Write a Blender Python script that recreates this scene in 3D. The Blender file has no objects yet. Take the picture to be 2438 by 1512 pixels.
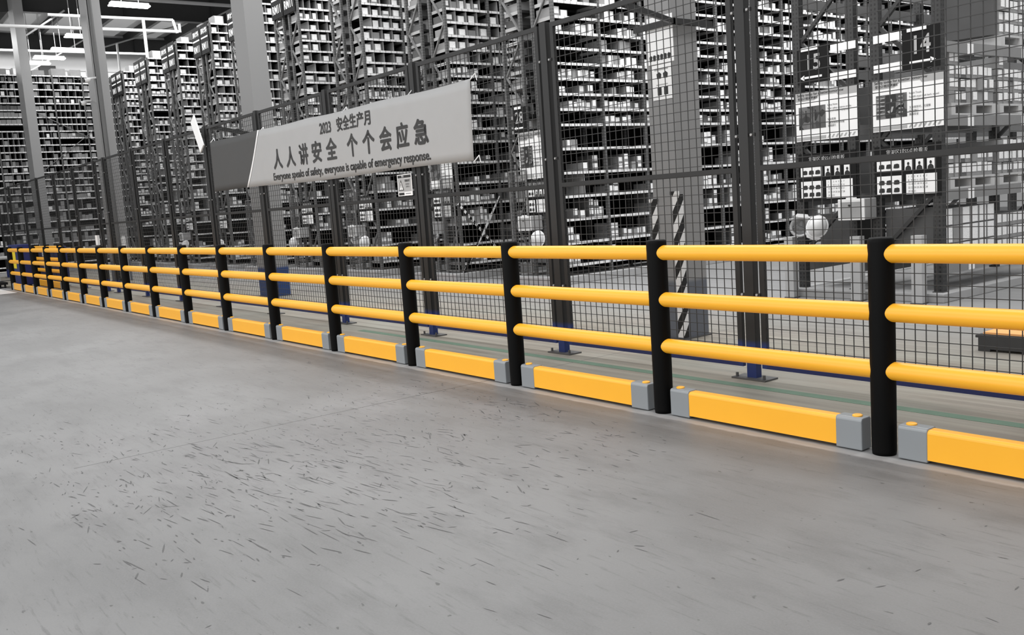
import bpy, math, random
from mathutils import Vector, Matrix, Euler
R = random.Random(7)
SC = bpy.context.scene
COL = SC.collection

# ------------------------------------------------------------------ camera, world, lights, exposure
def look_basis(pitch, roll, yaw):
    cy, sy = math.cos(yaw), math.sin(yaw)
    fw = Vector((-sy, cy, 0)); rt = Vector((cy, sy, 0)); up = Vector((0, 0, 1))
    f2 = fw * math.cos(pitch) - up * math.sin(pitch)
    u2 = up * math.cos(pitch) + fw * math.sin(pitch)
    return rt * math.cos(roll) + u2 * math.sin(roll), -rt * math.sin(roll) + u2 * math.cos(roll), f2
cam_d = bpy.data.cameras.new('camera'); cam = bpy.data.objects.new('camera', cam_d); COL.objects.link(cam)
cam_d.sensor_width = 36.0; cam_d.sensor_fit = 'HORIZONTAL'; cam_d.lens = 32.476
cam_d.clip_start = 0.05; cam_d.clip_end = 300
r_, u_, f_ = look_basis(0.12586, -0.06900, 0.92304)
M = Matrix((r_, u_, -f_)).transposed().to_4x4(); M.translation = Vector((0, 0, 1.41))
cam.matrix_world = M
SC.camera = cam
W = bpy.data.worlds.new('world'); SC.world = W; W.use_nodes = True
W.node_tree.nodes['Background'].inputs[0].default_value = (1.0, 1.0, 1.0, 1)
W.node_tree.nodes['Background'].inputs[1].default_value = 0.80
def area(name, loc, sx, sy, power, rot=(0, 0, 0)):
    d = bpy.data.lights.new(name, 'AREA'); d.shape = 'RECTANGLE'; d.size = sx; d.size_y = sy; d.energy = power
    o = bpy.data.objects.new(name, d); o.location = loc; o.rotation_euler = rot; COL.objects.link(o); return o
area('rack_front_fill', (-4, -3, 8.6), 14, 4, 520, (math.radians(48), 0, 0))  # unseen fill, added and tilted to brighten racks, banner and posters
area('rack_front_fill', (-20, -3, 8.6), 16, 4, 430, (math.radians(48), 0, 0))  # second tilted fill, added for the farther rows
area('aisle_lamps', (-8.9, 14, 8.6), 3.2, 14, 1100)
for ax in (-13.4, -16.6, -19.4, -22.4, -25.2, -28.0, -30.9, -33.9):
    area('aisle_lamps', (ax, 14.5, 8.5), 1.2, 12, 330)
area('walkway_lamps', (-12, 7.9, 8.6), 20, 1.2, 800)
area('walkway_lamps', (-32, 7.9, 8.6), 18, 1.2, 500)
area('camera_side_fill', (-9, -8.6, 2.6), 26, 4.2, 760, (math.radians(90), 0, 0))  # unseen fill added behind the camera to brighten upright faces
area('end_wall_fill', (-43.2, 9, 9.25), 2.2, 18, 2300)  # fill added to brighten the end wall, no fixture belongs to it
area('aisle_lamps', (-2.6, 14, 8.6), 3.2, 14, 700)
SC.view_settings.view_transform = 'Standard'; SC.view_settings.look = 'None'
SC.view_settings.gamma = 1.0; SC.view_settings.use_curve_mapping = False
SC.view_settings.exposure = -0.10
cy_ = SC.cycles
cy_.max_bounces = 5; cy_.diffuse_bounces = 3; cy_.glossy_bounces = 2; cy_.transmission_bounces = 2; cy_.transparent_max_bounces = 4

# ------------------------------------------------------------------ materials
def lin(v):
    v = v / 255.0
    return v / 12.92 if v <= 0.04045 else ((v + 0.055) / 1.055) ** 2.4
def rgb(c):
    if isinstance(c, (int, float)): c = (c, c, c)
    return (lin(c[0]), lin(c[1]), lin(c[2]), 1.0)
def mat(name, c, rough=0.55, metal=0.0, vary=0.10, scale=6.0, bump=0.0, spec=0.4):
    m = bpy.data.materials.new(name); m.use_nodes = True
    nt = m.node_tree; b = nt.nodes['Principled BSDF']
    b.inputs['Roughness'].default_value = rough; b.inputs['Metallic'].default_value = metal
    b.inputs['Specular IOR Level'].default_value = spec
    a = rgb(c)
    tc = nt.nodes.new('ShaderNodeTexCoord'); nz = nt.nodes.new('ShaderNodeTexNoise')
    nz.inputs['Scale'].default_value = scale; nz.inputs['Detail'].default_value = 4
    nt.links.new(tc.outputs['Object'], nz.inputs['Vector'])
    mx = nt.nodes.new('ShaderNodeMix'); mx.data_type = 'RGBA'
    mx.inputs['A'].default_value = tuple(x * (1 - vary) for x in a[:3]) + (1,)
    mx.inputs['B'].default_value = tuple(min(1, x * (1 + vary)) for x in a[:3]) + (1,)
    nt.links.new(nz.outputs['Fac'], mx.inputs['Factor'])
    nt.links.new(mx.outputs['Result'], b.inputs['Base Color'])
    if bump:
        bp = nt.nodes.new('ShaderNodeBump'); bp.inputs['Strength'].default_value = bump; bp.inputs['Distance'].default_value = 0.002
        nt.links.new(nz.outputs['Fac'], bp.inputs['Height']); nt.links.new(bp.outputs['Normal'], b.inputs['Normal'])
    m['mx'] = mx.name
    return m
def node(nt, t, **kw):
    n = nt.nodes.new(t)
    for k, v in kw.items(): setattr(n, k, v)
    return n
def math_node(nt, op, a, b=None, clamp=False):
    n = node(nt, 'ShaderNodeMath', operation=op); n.use_clamp = clamp
    for i, v in enumerate((a, b)):
        if v is None: continue
        if hasattr(v, 'links'): nt.links.new(v, n.inputs[i])
        else: n.inputs[i].default_value = v
    return n.outputs[0]
def mixcol(nt, fac, a, b):
    n = node(nt, 'ShaderNodeMix', data_type='RGBA')
    for k, v in (('Factor', fac), ('A', a), ('B', b)):
        if hasattr(v, 'links'): nt.links.new(v, n.inputs[k])
        else: n.inputs[k].default_value = v
    return n.outputs['Result']
def ramp(nt, v, lo, hi):
    n = node(nt, 'ShaderNodeMapRange'); n.clamp = True
    nt.links.new(v, n.inputs['Value']); n.inputs['From Min'].default_value = lo; n.inputs['From Max'].default_value = hi
    return n.outputs['Result']
def noise(nt, vec, sc, detail=3, stretch=None, rough=0.55):
    if stretch:
        mp = node(nt, 'ShaderNodeMapping'); mp.inputs['Scale'].default_value = stretch
        nt.links.new(vec, mp.inputs['Vector']); vec = mp.outputs['Vector']
    n = node(nt, 'ShaderNodeTexNoise'); n.inputs['Scale'].default_value = sc; n.inputs['Detail'].default_value = detail
    n.inputs['Roughness'].default_value = rough
    nt.links.new(vec, n.inputs['Vector']); return n.outputs['Fac']

def floor_material():
    m = bpy.data.materials.new('concrete_floor'); m.use_nodes = True; nt = m.node_tree
    b = nt.nodes['Principled BSDF']; b.inputs['Specular IOR Level'].default_value = 0.35
    g = node(nt, 'ShaderNodeNewGeometry'); P = g.outputs['Position']
    s = node(nt, 'ShaderNodeSeparateXYZ'); nt.links.new(P, s.inputs[0]); X, Y = s.outputs[0], s.outputs[1]
    big = noise(nt, P, 0.7, 5); med = noise(nt, P, 3.0, 6, (0.6, 1.5, 1), .65); streak = noise(nt, P, 16.0, 5, (0.22, 2.4, 1), .7); fine = noise(nt, P, 110, 4, None, .7)
    c = mixcol(nt, ramp(nt, big, .36, .62), rgb(114), rgb(130))
    c = mixcol(nt, math_node(nt, 'MULTIPLY', ramp(nt, med, .48, .66), .5), c, rgb(102))
    c = mixcol(nt, math_node(nt, 'MULTIPLY', ramp(nt, streak, .56, .66), .5), c, rgb(92))
    c = mixcol(nt, math_node(nt, 'MULTIPLY', ramp(nt, fine, .4, .7), .22), c, rgb(142))
    pit = noise(nt, P, 26, 2, (.6, 1.3, 1)); c = mixcol(nt, math_node(nt, 'MULTIPLY', ramp(nt, pit, .70, .74), .7), c, rgb(66))
    # walkway behind the barrier: bare brownish concrete with tyre streaks
    inside = ramp(nt, Y, 4.27, 4.33)
    st2 = noise(nt, P, 4.0, 5, (0.12, 3.5, 1)); br = noise(nt, P, 1.3, 4, (0.5, 1.0, 1))
    c2 = mixcol(nt, ramp(nt, st2, .35, .68), rgb((151, 144, 132)), rgb((113, 105, 95)))
    c2 = mixcol(nt, math_node(nt, 'MULTIPLY', ramp(nt, br, .4, .65), .6), c2, rgb((144, 145, 136)))
    far = ramp(nt, Y, 6.6, 8.6)
    c2 = mixcol(nt, far, c2, mixcol(nt, ramp(nt, st2, .3, .7), rgb(144), rgb(130)))
    c = mixcol(nt, inside, c, c2)
    # pale dusty strip along the foot of the barrier
    d = math_node(nt, 'ABSOLUTE', math_node(nt, 'SUBTRACT', Y, 4.155))
    dn = math_node(nt, 'ADD', d, math_node(nt, 'MULTIPLY', noise(nt, P, 5, 3), .06))
    c = mixcol(nt, math_node(nt, 'SUBTRACT', .8, ramp(nt, dn, .055, .085), True), c, rgb(176))
    # saw-cut joint
    j = math_node(nt, 'LESS_THAN', math_node(nt, 'ABSOLUTE', math_node(nt, 'ADD', X, 5.92)), .0045)
    j = math_node(nt, 'MULTIPLY', j, math_node(nt, 'GREATER_THAN', Y, 1.12))
    j = math_node(nt, 'MULTIPLY', j, math_node(nt, 'LESS_THAN', Y, 9.3))
    c = mixcol(nt, j, c, rgb(70))
    j2 = math_node(nt, 'LESS_THAN', math_node(nt, 'ABSOLUTE', math_node(nt, 'SUBTRACT', Y, 4.83)), .004)
    c = mixcol(nt, math_node(nt, 'MULTIPLY', j2, .6), c, rgb((83, 73, 64)))
    nt.links.new(c, b.inputs['Base Color'])
    rg = node(nt, 'ShaderNodeMapRange'); nt.links.new(big, rg.inputs['Value']); rg.inputs['To Min'].default_value = .42; rg.inputs['To Max'].default_value = .62
    nt.links.new(rg.outputs['Result'], b.inputs['Roughness'])
    bp = node(nt, 'ShaderNodeBump'); bp.inputs['Strength'].default_value = .12; bp.inputs['Distance'].default_value = .003
    nt.links.new(streak, bp.inputs['Height']); nt.links.new(bp.outputs['Normal'], b.inputs['Normal'])
    return m
def two_zone(name, low, high, zsplit, rough=.45):
    """paint that changes colour at a height above the floor (object origin on the floor)"""
    m = mat(name, high, rough); nt = m.node_tree; b = nt.nodes['Principled BSDF']
    g = node(nt, 'ShaderNodeNewGeometry'); s = node(nt, 'ShaderNodeSeparateXYZ'); nt.links.new(g.outputs['Position'], s.inputs[0])
    c = mixcol(nt, ramp(nt, s.outputs[2], zsplit - .02, zsplit + .02), rgb(low), rgb(high))
    nt.links.new(c, b.inputs['Base Color']); return m
def perforated(name, c, dark, axis_pitch=.05):
    """rack upright steel with punched slots (two columns of dark slots up the face)"""
    m = mat(name, c, .5); nt = m.node_tree; b = nt.nodes['Principled BSDF']
    tc = node(nt, 'ShaderNodeNewGeometry'); s = node(nt, 'ShaderNodeSeparateXYZ'); nt.links.new(tc.outputs['Position'], s.inputs[0])
    z = math_node(nt, 'FRACT', math_node(nt, 'DIVIDE', s.outputs[2], axis_pitch))
    zz = math_node(nt, 'LESS_THAN', math_node(nt, 'ABSOLUTE', math_node(nt, 'SUBTRACT', z, .5)), .24)
    tc2 = node(nt, 'ShaderNodeUVMap'); s2 = node(nt, 'ShaderNodeSeparateXYZ'); nt.links.new(tc2.outputs['UV'], s2.inputs[0])
    u = math_node(nt, 'ABSOLUTE', math_node(nt, 'SUBTRACT', math_node(nt, 'ABSOLUTE', math_node(nt, 'SUBTRACT', s2.outputs[0], .5)), .22))
    uu = math_node(nt, 'LESS_THAN', u, .09)
    c2 = mixcol(nt, math_node(nt, 'MULTIPLY', zz, uu), rgb(c), rgb(dark))
    nt.links.new(c2, b.inputs['Base Color']); return m
def lip_material():
    """shelf steel: pale enamel with a row of white label cards along the edge"""
    m = mat('shelf_enamel', 214, .45); nt = m.node_tree; b = nt.nodes['Principled BSDF']
    g = node(nt, 'ShaderNodeNewGeometry'); s = node(nt, 'ShaderNodeSeparateXYZ'); nt.links.new(g.outputs['Position'], s.inputs[0])
    y = math_node(nt, 'FRACT', math_node(nt, 'DIVIDE', s.outputs[1], .135))
    gap = math_node(nt, 'LESS_THAN', y, .17)
    ink = math_node(nt, 'GREATER_THAN', noise(nt, g.outputs['Position'], 55, 2), .60)
    c = mixcol(nt, gap, rgb(226), rgb(178))
    c = mixcol(nt, math_node(nt, 'MULTIPLY', ink, .35), c, rgb(140))
    nt.links.new(c, b.inputs['Base Color']); return m
def paper_material(name='label_paper'):
    m = mat(name, 238, .7); nt = m.node_tree; b = nt.nodes['Principled BSDF']
    g = node(nt, 'ShaderNodeNewGeometry')
    n = noise(nt, g.outputs['Position'], 45, 2, (1, 1, 2.2))
    c = mixcol(nt, math_node(nt, 'MULTIPLY', ramp(nt, n, .56, .68), .28), rgb(240), rgb(120))
    nt.links.new(c, b.inputs['Base Color']); return m
def striped(name, a, bcol, period=.16):
    m = mat(name, a, .5); nt = m.node_tree; b = nt.nodes['Principled BSDF']
    g = node(nt, 'ShaderNodeNewGeometry'); s = node(nt, 'ShaderNodeSeparateXYZ'); nt.links.new(g.outputs['Position'], s.inputs[0])
    t = math_node(nt, 'ADD', math_node(nt, 'ADD', s.outputs[0], s.outputs[1]), math_node(nt, 'MULTIPLY', s.outputs[2], -.62))
    f = math_node(nt, 'FRACT', math_node(nt, 'DIVIDE', t, period))
    c = mixcol(nt, math_node(nt, 'GREATER_THAN', f, .5), rgb(a), rgb(bcol))
    nt.links.new(c, b.inputs['Base Color']); return m
def photo_print(name, seed, lo=14, hi=112):
    m = mat(name, 90, .5); nt = m.node_tree; b = nt.nodes['Principled BSDF']
    tc = node(nt, 'ShaderNodeTexCoord'); mp = node(nt, 'ShaderNodeMapping'); mp.inputs['Location'].default_value = (seed * 3.1, seed * 1.7, seed)
    nt.links.new(tc.outputs['Object'], mp.inputs['Vector'])
    v = node(nt, 'ShaderNodeTexVoronoi'); v.inputs['Scale'].default_value = 14; nt.links.new(mp.outputs['Vector'], v.inputs['Vector'])
    sv = node(nt, 'ShaderNodeSeparateColor'); nt.links.new(v.outputs['Color'], sv.inputs[0])
    c = mixcol(nt, sv.outputs[0], rgb(lo), rgb(hi)); nt.links.new(c, b.inputs['Base Color']); return m
def emis(name, strength):
    m = bpy.data.materials.new(name); m.use_nodes = True; b = m.node_tree.nodes['Principled BSDF']
    b.inputs['Base Color'].default_value = (.9, .9, .9, 1); b.inputs['Emission Color'].default_value = (1, 1, 1, 1); b.inputs['Emission Strength'].default_value = strength
    return m

YEL = (255, 182, 44)
m_floor = floor_material()
m_yellow = mat('yellow_polymer', YEL, .38, vary=.03, spec=.5)
m_black = mat('black_polymer', 5, .6, vary=.1, bump=.1, spec=.12)
m_cap = mat('grey_end_cap', (142, 146, 149), .38, .15, vary=.04)
m_fence = two_zone('fence_paint', (24, 42, 96), 30, .27)
m_fenceb = mat('fence_blue_rail', (24, 34, 82), .5)
m_wire = mat('fence_wire', 50, .5)
m_plate = mat('base_plate_steel', 84, .5, .3)
m_rack = perforated('rack_upright_grey', 92, 28)
m_rackd = perforated('rack_upright_dark', 52, 24)
m_brace = mat('rack_brace_grey', 112, .5)
m_braced = mat('rack_brace_dark', 50, .5)
m_lip = lip_material()
m_dark = mat('rack_shade_dark', 14, .9, spec=.1)  # near-black colour holding the shade inside the racks
m_tray = mat('shelf_tray_shade', 44, .6)  # shelf steel darkened in its colour to carry the shade between shelves
m_div = mat('divider_board', 150, .7)
m_card = mat('grey_cardboard', 142, .8, vary=.18, scale=3)
m_cardd = mat('dark_cardboard', 92, .8, vary=.12, scale=3)
m_label = paper_material()
m_white = mat('white_board', 240, .5, vary=.02)
m_pgrey = mat('print_grey', 168, .6, vary=.03)
m_ink = mat('print_ink', 40, .6)
m_board = mat('dark_board', 26, .7, spec=.15)
m_beam = mat('pallet_beam_grey', 132, .5)
m_wood = mat('pallet_wood', 186, .75, vary=.2, scale=9)
m_concrete = mat('plinth_concrete', 160, .8, vary=.12, bump=.3)
m_column = two_zone('column_paint', (92, 96, 104), 134, .55)
m_columnd = mat('column_groove', 22, .7)
m_haz = striped('hazard_stripe', 216, 14)
m_tape = striped('hazard_tape', 235, 16, .13)
m_banner = mat('banner_cloth', 166, .8, vary=.04)
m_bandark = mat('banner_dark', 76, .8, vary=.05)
m_banink = mat('banner_ink', 62, .8)
m_bol = mat('bollard_grey', 172, .6)
m_wall = mat('end_wall_panel', 200, .7, vary=.03)
m_roof = mat('roof_sheet', 150, .7)
m_steel = mat('roof_steel_dark', 44, .6)
m_sky = emis('skylight_daylight', .20); m_sky.node_tree.nodes['Principled BSDF'].inputs['Base Color'].default_value = (.12, .12, .12, 1)
m_woodd = mat('dark_pallet_wood', 62, .8, vary=.2)
m_pipe = mat('white_pipe', 235, .4, vary=.03)
m_lens = emis('lamp_lens', 14.0)
m_helm = mat('helmet_shell', 206, .35, vary=.03)
m_hin = mat('helmet_harness', 84, .8)
m_box = mat('kit_box_white', 222, .4, vary=.03)
m_boxg = mat('kit_box_grey', 150, .5)
m_green = mat('green_floor_paint', (92, 118, 100), .6, vary=.2, scale=12)
m_lwhite = mat('white_floor_paint', 226, .6, vary=.12, scale=12)
m_red = mat('red_floor_paint', (176, 92, 82), .6, vary=.2, scale=12)
m_scuff = mat('rubber_scuff', 92, .7, vary=.15)
m_navy = mat('navy_panel', (28, 38, 96), .5)
m_ylabel = mat('yellow_notice', (240, 214, 40), .6)
m_pole = perforated('perforated_post_white', 225, 150)
m_pipeg = mat('grey_pipe', 88, .5)
m_cctv = mat('camera_housing', 220, .4)
m_orange = mat('orange_load', (232, 168, 104), .6)

# ------------------------------------------------------------------ mesh helpers
class MB:
    def __init__(s): s.v = []; s.f = []; s.m = []; s.uv = []
    def quad(s, a, b, c, d, mi=0, uv=((0, 0), (1, 0), (1, 1), (0, 1))):
        n = len(s.v); s.v += [a, b, c, d]; s.f.append((n, n + 1, n + 2, n + 3)); s.m.append(mi); s.uv += list(uv)
    def poly(s, pts, mi=0):
        n = len(s.v); s.v += list(pts); s.f.append(tuple(range(n, n + len(pts)))); s.m.append(mi); s.uv += [(0, 0)] * len(pts)
    def box(s, x0, y0, z0, x1, y1, z1, mi=0):
        P = [(x0, y0, z0), (x1, y0, z0), (x1, y1, z0), (x0, y1, z0), (x0, y0, z1), (x1, y0, z1), (x1, y1, z1), (x0, y1, z1)]
        n = len(s.v); s.v += P
        for q in ((0, 1, 5, 4), (1, 2, 6, 5), (2, 3, 7, 6), (3, 0, 4, 7), (4, 5, 6, 7), (3, 2, 1, 0)):
            s.f.append(tuple(n + i for i in q)); s.m.append(mi); s.uv += [(0, 0), (1, 0), (1, 1), (0, 1)]
    def bar(s, p, q, w, h=None, mi=0, caps=True):
        """square bar from p to q"""
        h = h or w; p = Vector(p); q = Vector(q); d = (q - p).normalized()
        a = d.cross(Vector((0, 0, 1)))
        if a.length < 1e-4: a = Vector((1, 0, 0))
        a.normalize(); b = a.cross(d).normalized(); n = len(s.v)
        for c in (p, q):
            for i, j in ((-1, -1), (1, -1), (1, 1), (-1, 1)): s.v.append(tuple(c + a * (i * w / 2) + b * (j * h / 2)))
        F = [(n + i, n + (i + 1) % 4, n + 4 + (i + 1) % 4, n + 4 + i) for i in range(4)]
        if caps: F += [(n + 3, n + 2, n + 1, n), (n + 4, n + 5, n + 6, n + 7)]
        for q4 in F: s.f.append(q4); s.m.append(mi); s.uv += [(0, 0), (1, 0), (1, 1), (0, 1)]
    def tube(s, p, q, r, n=16, mi=0, r2=None, caps=True):
        r2 = r if r2 is None else r2; p = Vector(p); q = Vector(q); d = (q - p).normalized()
        a = d.cross(Vector((0, 0, 1)))
        if a.length < 1e-4: a = Vector((1, 0, 0))
        a.normalize(); b = a.cross(d).normalized(); k = len(s.v)
        for c, rr in ((p, r), (q, r2)):
            for i in range(n):
                t = 2 * math.pi * i / n; s.v.append(tuple(c + a * (rr * math.cos(t)) + b * (rr * math.sin(t))))
        for i in range(n):
            s.f.append((k + i, k + (i + 1) % n, k + n + (i + 1) % n, k + n + i)); s.m.append(mi); s.uv += [(0, 0)] * 4
        if caps:
            s.f.append(tuple(k + i for i in reversed(range(n)))); s.m.append(mi); s.uv += [(0, 0)] * n
            s.f.append(tuple(k + n + i for i in range(n))); s.m.append(mi); s.uv += [(0, 0)] * n
    def lathe(s, prof, c=(0, 0, 0), n=20, mi=0):
        k = len(s.v); L = len(prof)
        for r, z in prof:
            for i in range(n):
                t = 2 * math.pi * i / n; s.v.append((c[0] + r * math.cos(t), c[1] + r * math.sin(t), c[2] + z))
        for j in range(L - 1):
            for i in range(n):
                s.f.append((k + j * n + i, k + j * n + (i + 1) % n, k + (j + 1) * n + (i + 1) % n, k + (j + 1) * n + i)); s.m.append(mi); s.uv += [(0, 0)] * 4
    def mesh(s, name, mats):
        me = bpy.data.meshes.new(name); me.from_pydata(s.v, [], s.f)
        for m in (mats if isinstance(mats, (list, tuple)) else [mats]): me.materials.append(m)
        if any(s.m): me.polygons.foreach_set('material_index', s.m)
        uvl = me.uv_layers.new(name='UVMap'); uvl.data.foreach_set('uv', [c for p in s.uv for c in p])
        me.update(); return me
def link(name, me, parent=None, loc=(0, 0, 0), rot=None, kind=None, smooth=False):
    o = bpy.data.objects.new(name, me); COL.objects.link(o)
    if parent is not None: o.parent = parent
    o.location = loc
    if rot: o.rotation_euler = rot
    if kind: o['kind'] = kind
    if smooth: me.shade_smooth()
    return o
def build(name, mb, mats, parent=None, loc=(0, 0, 0), kind=None, bevel=0, smooth=False):
    o = link(name, mb.mesh(name, mats), parent, loc, None, kind, smooth)
    if bevel:
        b = o.modifiers.new('edge', 'BEVEL'); b.width = bevel; b.segments = 3; b.limit_method = 'ANGLE'; b.harden_normals = False
    return o
def tag(o, label, cat, group=None, kind=None):
    o['label'] = label; o['category'] = cat
    if group: o['group'] = group
    if kind: o['kind'] = kind
    return o
def thing(name, label, cat, loc=(0, 0, 0), group=None, rz=0.0):
    o = bpy.data.objects.new(name, None); COL.objects.link(o); o.location = loc; o.rotation_euler = (0, 0, rz)
    return tag(o, label, cat, group)
KIDS = {}
def copy_tree(root, loc, label=None, group=None, rot=None):
    kids = {}
    for o in COL.objects:
        if o.parent: kids.setdefault(o.parent.name, []).append(o)
    def rec(o, par):
        c = o.copy(); COL.objects.link(c)
        if par: c.parent = par
        for k in kids.get(o.name, []): rec(k, c)
        return c
    r = rec(root, None); r.location = loc
    if rot: r.rotation_euler = rot
    if label: r['label'] = label
    if group: r['group'] = group
    return r
def structure(o): o['kind'] = 'structure'; return o
ORD = ['zeroth', 'first', 'second', 'third', 'fourth', 'fifth', 'sixth', 'seventh', 'eighth', 'ninth', 'tenth', 'eleventh', 'twelfth', 'thirteenth', 'fourteenth', 'fifteenth', 'sixteenth', 'seventeenth', 'eighteenth', 'nineteenth', 'twentieth', 'twenty-first', 'twenty-second', 'twenty-third', 'twenty-fourth', 'twenty-fifth', 'twenty-sixth']

_txt = {}
def text_mesh(body, size, bold=0.0, sx=1.0, align='CENTER', shear=0.0):
    key = (body, size, bold, sx, align, shear)
    if key in _txt: return _txt[key]
    cu = bpy.data.curves.new('lettering', 'FONT'); cu.body = body; cu.size = size; cu.align_x = align; cu.align_y = 'CENTER'
    cu.offset = bold; cu.shear = shear; cu.resolution_u = 3; cu.fill_mode = 'BOTH' if False else 'FRONT'
    o = bpy.data.objects.new('lettering', cu); COL.objects.link(o)
    bpy.context.view_layer.update()
    dg = bpy.context.evaluated_depsgraph_get()
    me = bpy.data.meshes.new_from_object(o.evaluated_get(dg)); me.name = 'lettering'
    bpy.data.objects.remove(o); bpy.data.curves.remove(cu)
    for v in me.vertices:                       # stand the text up: x stays, y becomes z, facing -y
        v.co = Vector((v.co.x * sx, -v.co.z, v.co.y))
    me.materials.clear(); _txt[key] = me
    return me
def text(name, body, size, m, parent, loc, bold=0.0, sx=1.0, align='CENTER', rot=None):
    me = text_mesh(body, size, bold, sx, align)
    key = (id(me), m.name)
    if key not in _txt:
        c = me.copy(); c.materials.append(m); _txt[key] = c
    return link(name, _txt[key], parent, loc, rot)
def flat(mb, x0, z0, x1, z1, y, mi=0):
    mb.quad((x0, y, z0), (x1, y, z0), (x1, y, z1), (x0, y, z1), mi)

# ------------------------------------------------------------------ structure: floor, roof, wall, columns
mb = MB(); mb.quad((-52, -9, 0), (9, -9, 0), (9, 34, 0), (-52, 34, 0)); structure(build('floor', mb, m_floor))
# end wall of horizontal cladding panels
w = structure(build('wall_end', (lambda q: (q.box(-46.35, -9, 0, -46.1, 34, 10.4), q)[1])(MB()), m_wall))
pm = MB(); pm.box(0, 0, 0, .06, 42.8, .82); pme = pm.mesh('cladding_panel', m_wall)
for i in range(12): link('cladding_panel', pme, w, (-46.1, -8.9, .1 + i * .85))
structure(build('wall_back', (lambda q: (q.box(-46.1, 33.7, 0, 9, 34, 10.3), q)[1])(MB()), m_wall))
dm = MB(); dm.box(-46.04, 9.4, 6.8, -45.7, 10.05, 8.75); structure(build('trim_duct', dm, m_steel))
# roof
rf = structure(build('ceiling', (lambda q: (q.box(-47, 5.2, 10.3, 9, 34, 10.4), q)[1])(MB()), m_roof))
q = MB(); q.box(-47, 0, 9.95, 9, .16, 10.3); qme = q.mesh('purlin', m_steel)
for i in range(12): link('purlin', qme, rf, (0, 5.6 + i * 1.9, 0))
q = MB(); q.box(-47, 0, 10.24, 9, 1.0, 10.29); qme = q.mesh('skylight_strip', m_sky)
for i in range(12): link('skylight_strip', qme, rf, (0, 6.1 + i * 1.9, 0))
for i, (x, zb, zt) in enumerate(((-35.2, 8.83, 9.9), (-45.2, 9.32, 9.95))):
    q = MB()                                    # welded roof girder: web plus two flanges, haunched towards the hall
    q.box(x - .02, 6.6, zb, x + .02, 34, zt); q.box(x - .14, 6.6, zb - .03, x + .14, 34, zb); q.box(x - .14, 6.6, zt, x + .14, 34, zt + .03)
    q.poly([(x + .02, 6.6, zb - .02), (x + .02, 6.6, zt), (x + .02, -6, zt - .9), (x + .02, -6, zb - 1.3)])
    q.poly([(x - .02, 6.6, zb - .02), (x - .02, -6, zb - 1.3), (x - .02, -6, zt - .9), (x - .02, 6.6, zt)])
    for yy in (10.2, 13.4, 16.6): q.box(x - .13, yy, zb, x + .13, yy + .015, zt)
    structure(build('trim_%d' % (i + 1), q, m_steel))
q = MB()
for a, b in (((-35.0, 12.9, 8.7), (-35.0, 15.2, 9.9)), ((-35.0, 6.9, 8.0), (-35.0, 8.2, 8.9)), ((-44.6, 7.6, 7.6), (-44.6, 11.2, 9.8)), ((-40, 10, 8.4), (-40, 14.8, 10.0))):
    q.tube(a, b, .03, 8)
structure(build('trim_3', q, m_pgrey))

def column(x0, x1, y0, y1, h, label, groove=False, paint=None):
    t = thing('steel_column', label, 'column', ((x0 + x1) / 2, (y0 + y1) / 2, 0), 'steel columns along the fence')
    hx, hy = (x1 - x0) / 2, (y1 - y0) / 2
    q = MB()
    if groove:
        q.box(-hx, -hy, 0, hx, -hy + .04, h); q.box(-hx + .1, -hy + .04, 0, hx - .16, -hy + .12, h, 1); q.box(-hx, -hy + .12, 0, hx, hy, h)
    else: q.box(-hx, -hy, 0, hx, hy, h)
    build('shaft', q, [paint or m_column, m_columnd], t)
    q = MB(); q.box(-hx - .02, -hy - .02, 0, hx + .02, hy + .02, .012); build('base_plate', q, m_plate, t)
    return t
c1 = column(-6.19, -5.87, 6.46, 6.80, 9.8, 'grey steel column with two paper posters and hazard stripes, behind the fence')
c2 = column(-16.1, -15.55, 6.5, 6.84, 9.8, 'grey steel column with a blue foot, partly hidden by the banner', paint=two_zone('column_blue_foot', (30, 58, 108), 134, .52))
c3 = column(-26.2, -25.6, 6.5, 6.86, 9.8, 'grey steel column with a dark vertical groove and two small cameras', True)
c4 = column(-35.28, -34.45, 6.5, 6.8, 9.8, 'grey steel column farthest along the fence, in front of the far racks')
def corner_guard(col, x, y, z0, z1):
    q = MB(); q.box(-.04, -.012, z0, .04, 0, z1); q.box(.028, 0, z0, .04, .05, z1); q.box(-.06, -.02, z1 - .001, .04, 0, z1 + .03)
    g = build('hazard_strip', q, m_haz, col, (x, y, 0)); g['label'] = 'black and white diagonal hazard stripe'
corner_guard(c1, .13, -.17, .02, 1.36); corner_guard(c1, -.14, -.17, .02, 1.30)
corner_guard(c2, .24, -.17, .02, 1.36)
corner_guard(c4, -.3, -.15, .02, 1.36); corner_guard(c4, .36, -.15, .02, 1.36)
# clamp brace tying fence and column
q = MB(); q.bar((-6.30, 6.43, 2.90), (-5.80, 6.43, 2.90), .03, .05); q.bar((-5.42, 5.42, 2.895), (-6.02, 6.95, 2.895), .03, .045) if False else q.bar((-5.42, 5.42, 2.895), (-5.80, 6.40, 2.895), .03, .045); q.bar((-5.82, 6.40, 2.90), (-5.82, 6.95, 2.90), .04, .05)
tag(build('column_brace', q, m_fence), 'dark angle-iron brace clamped round the postered column near fence top', 'brace')
q = MB(); q.bar((-14.66, 5.42, 2.88), (-15.72, 6.5, 2.86), .05, .06)
tag(build('fence_brace', q, m_fence), 'dark brace from the fence top to the column behind the banner', 'brace')

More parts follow.
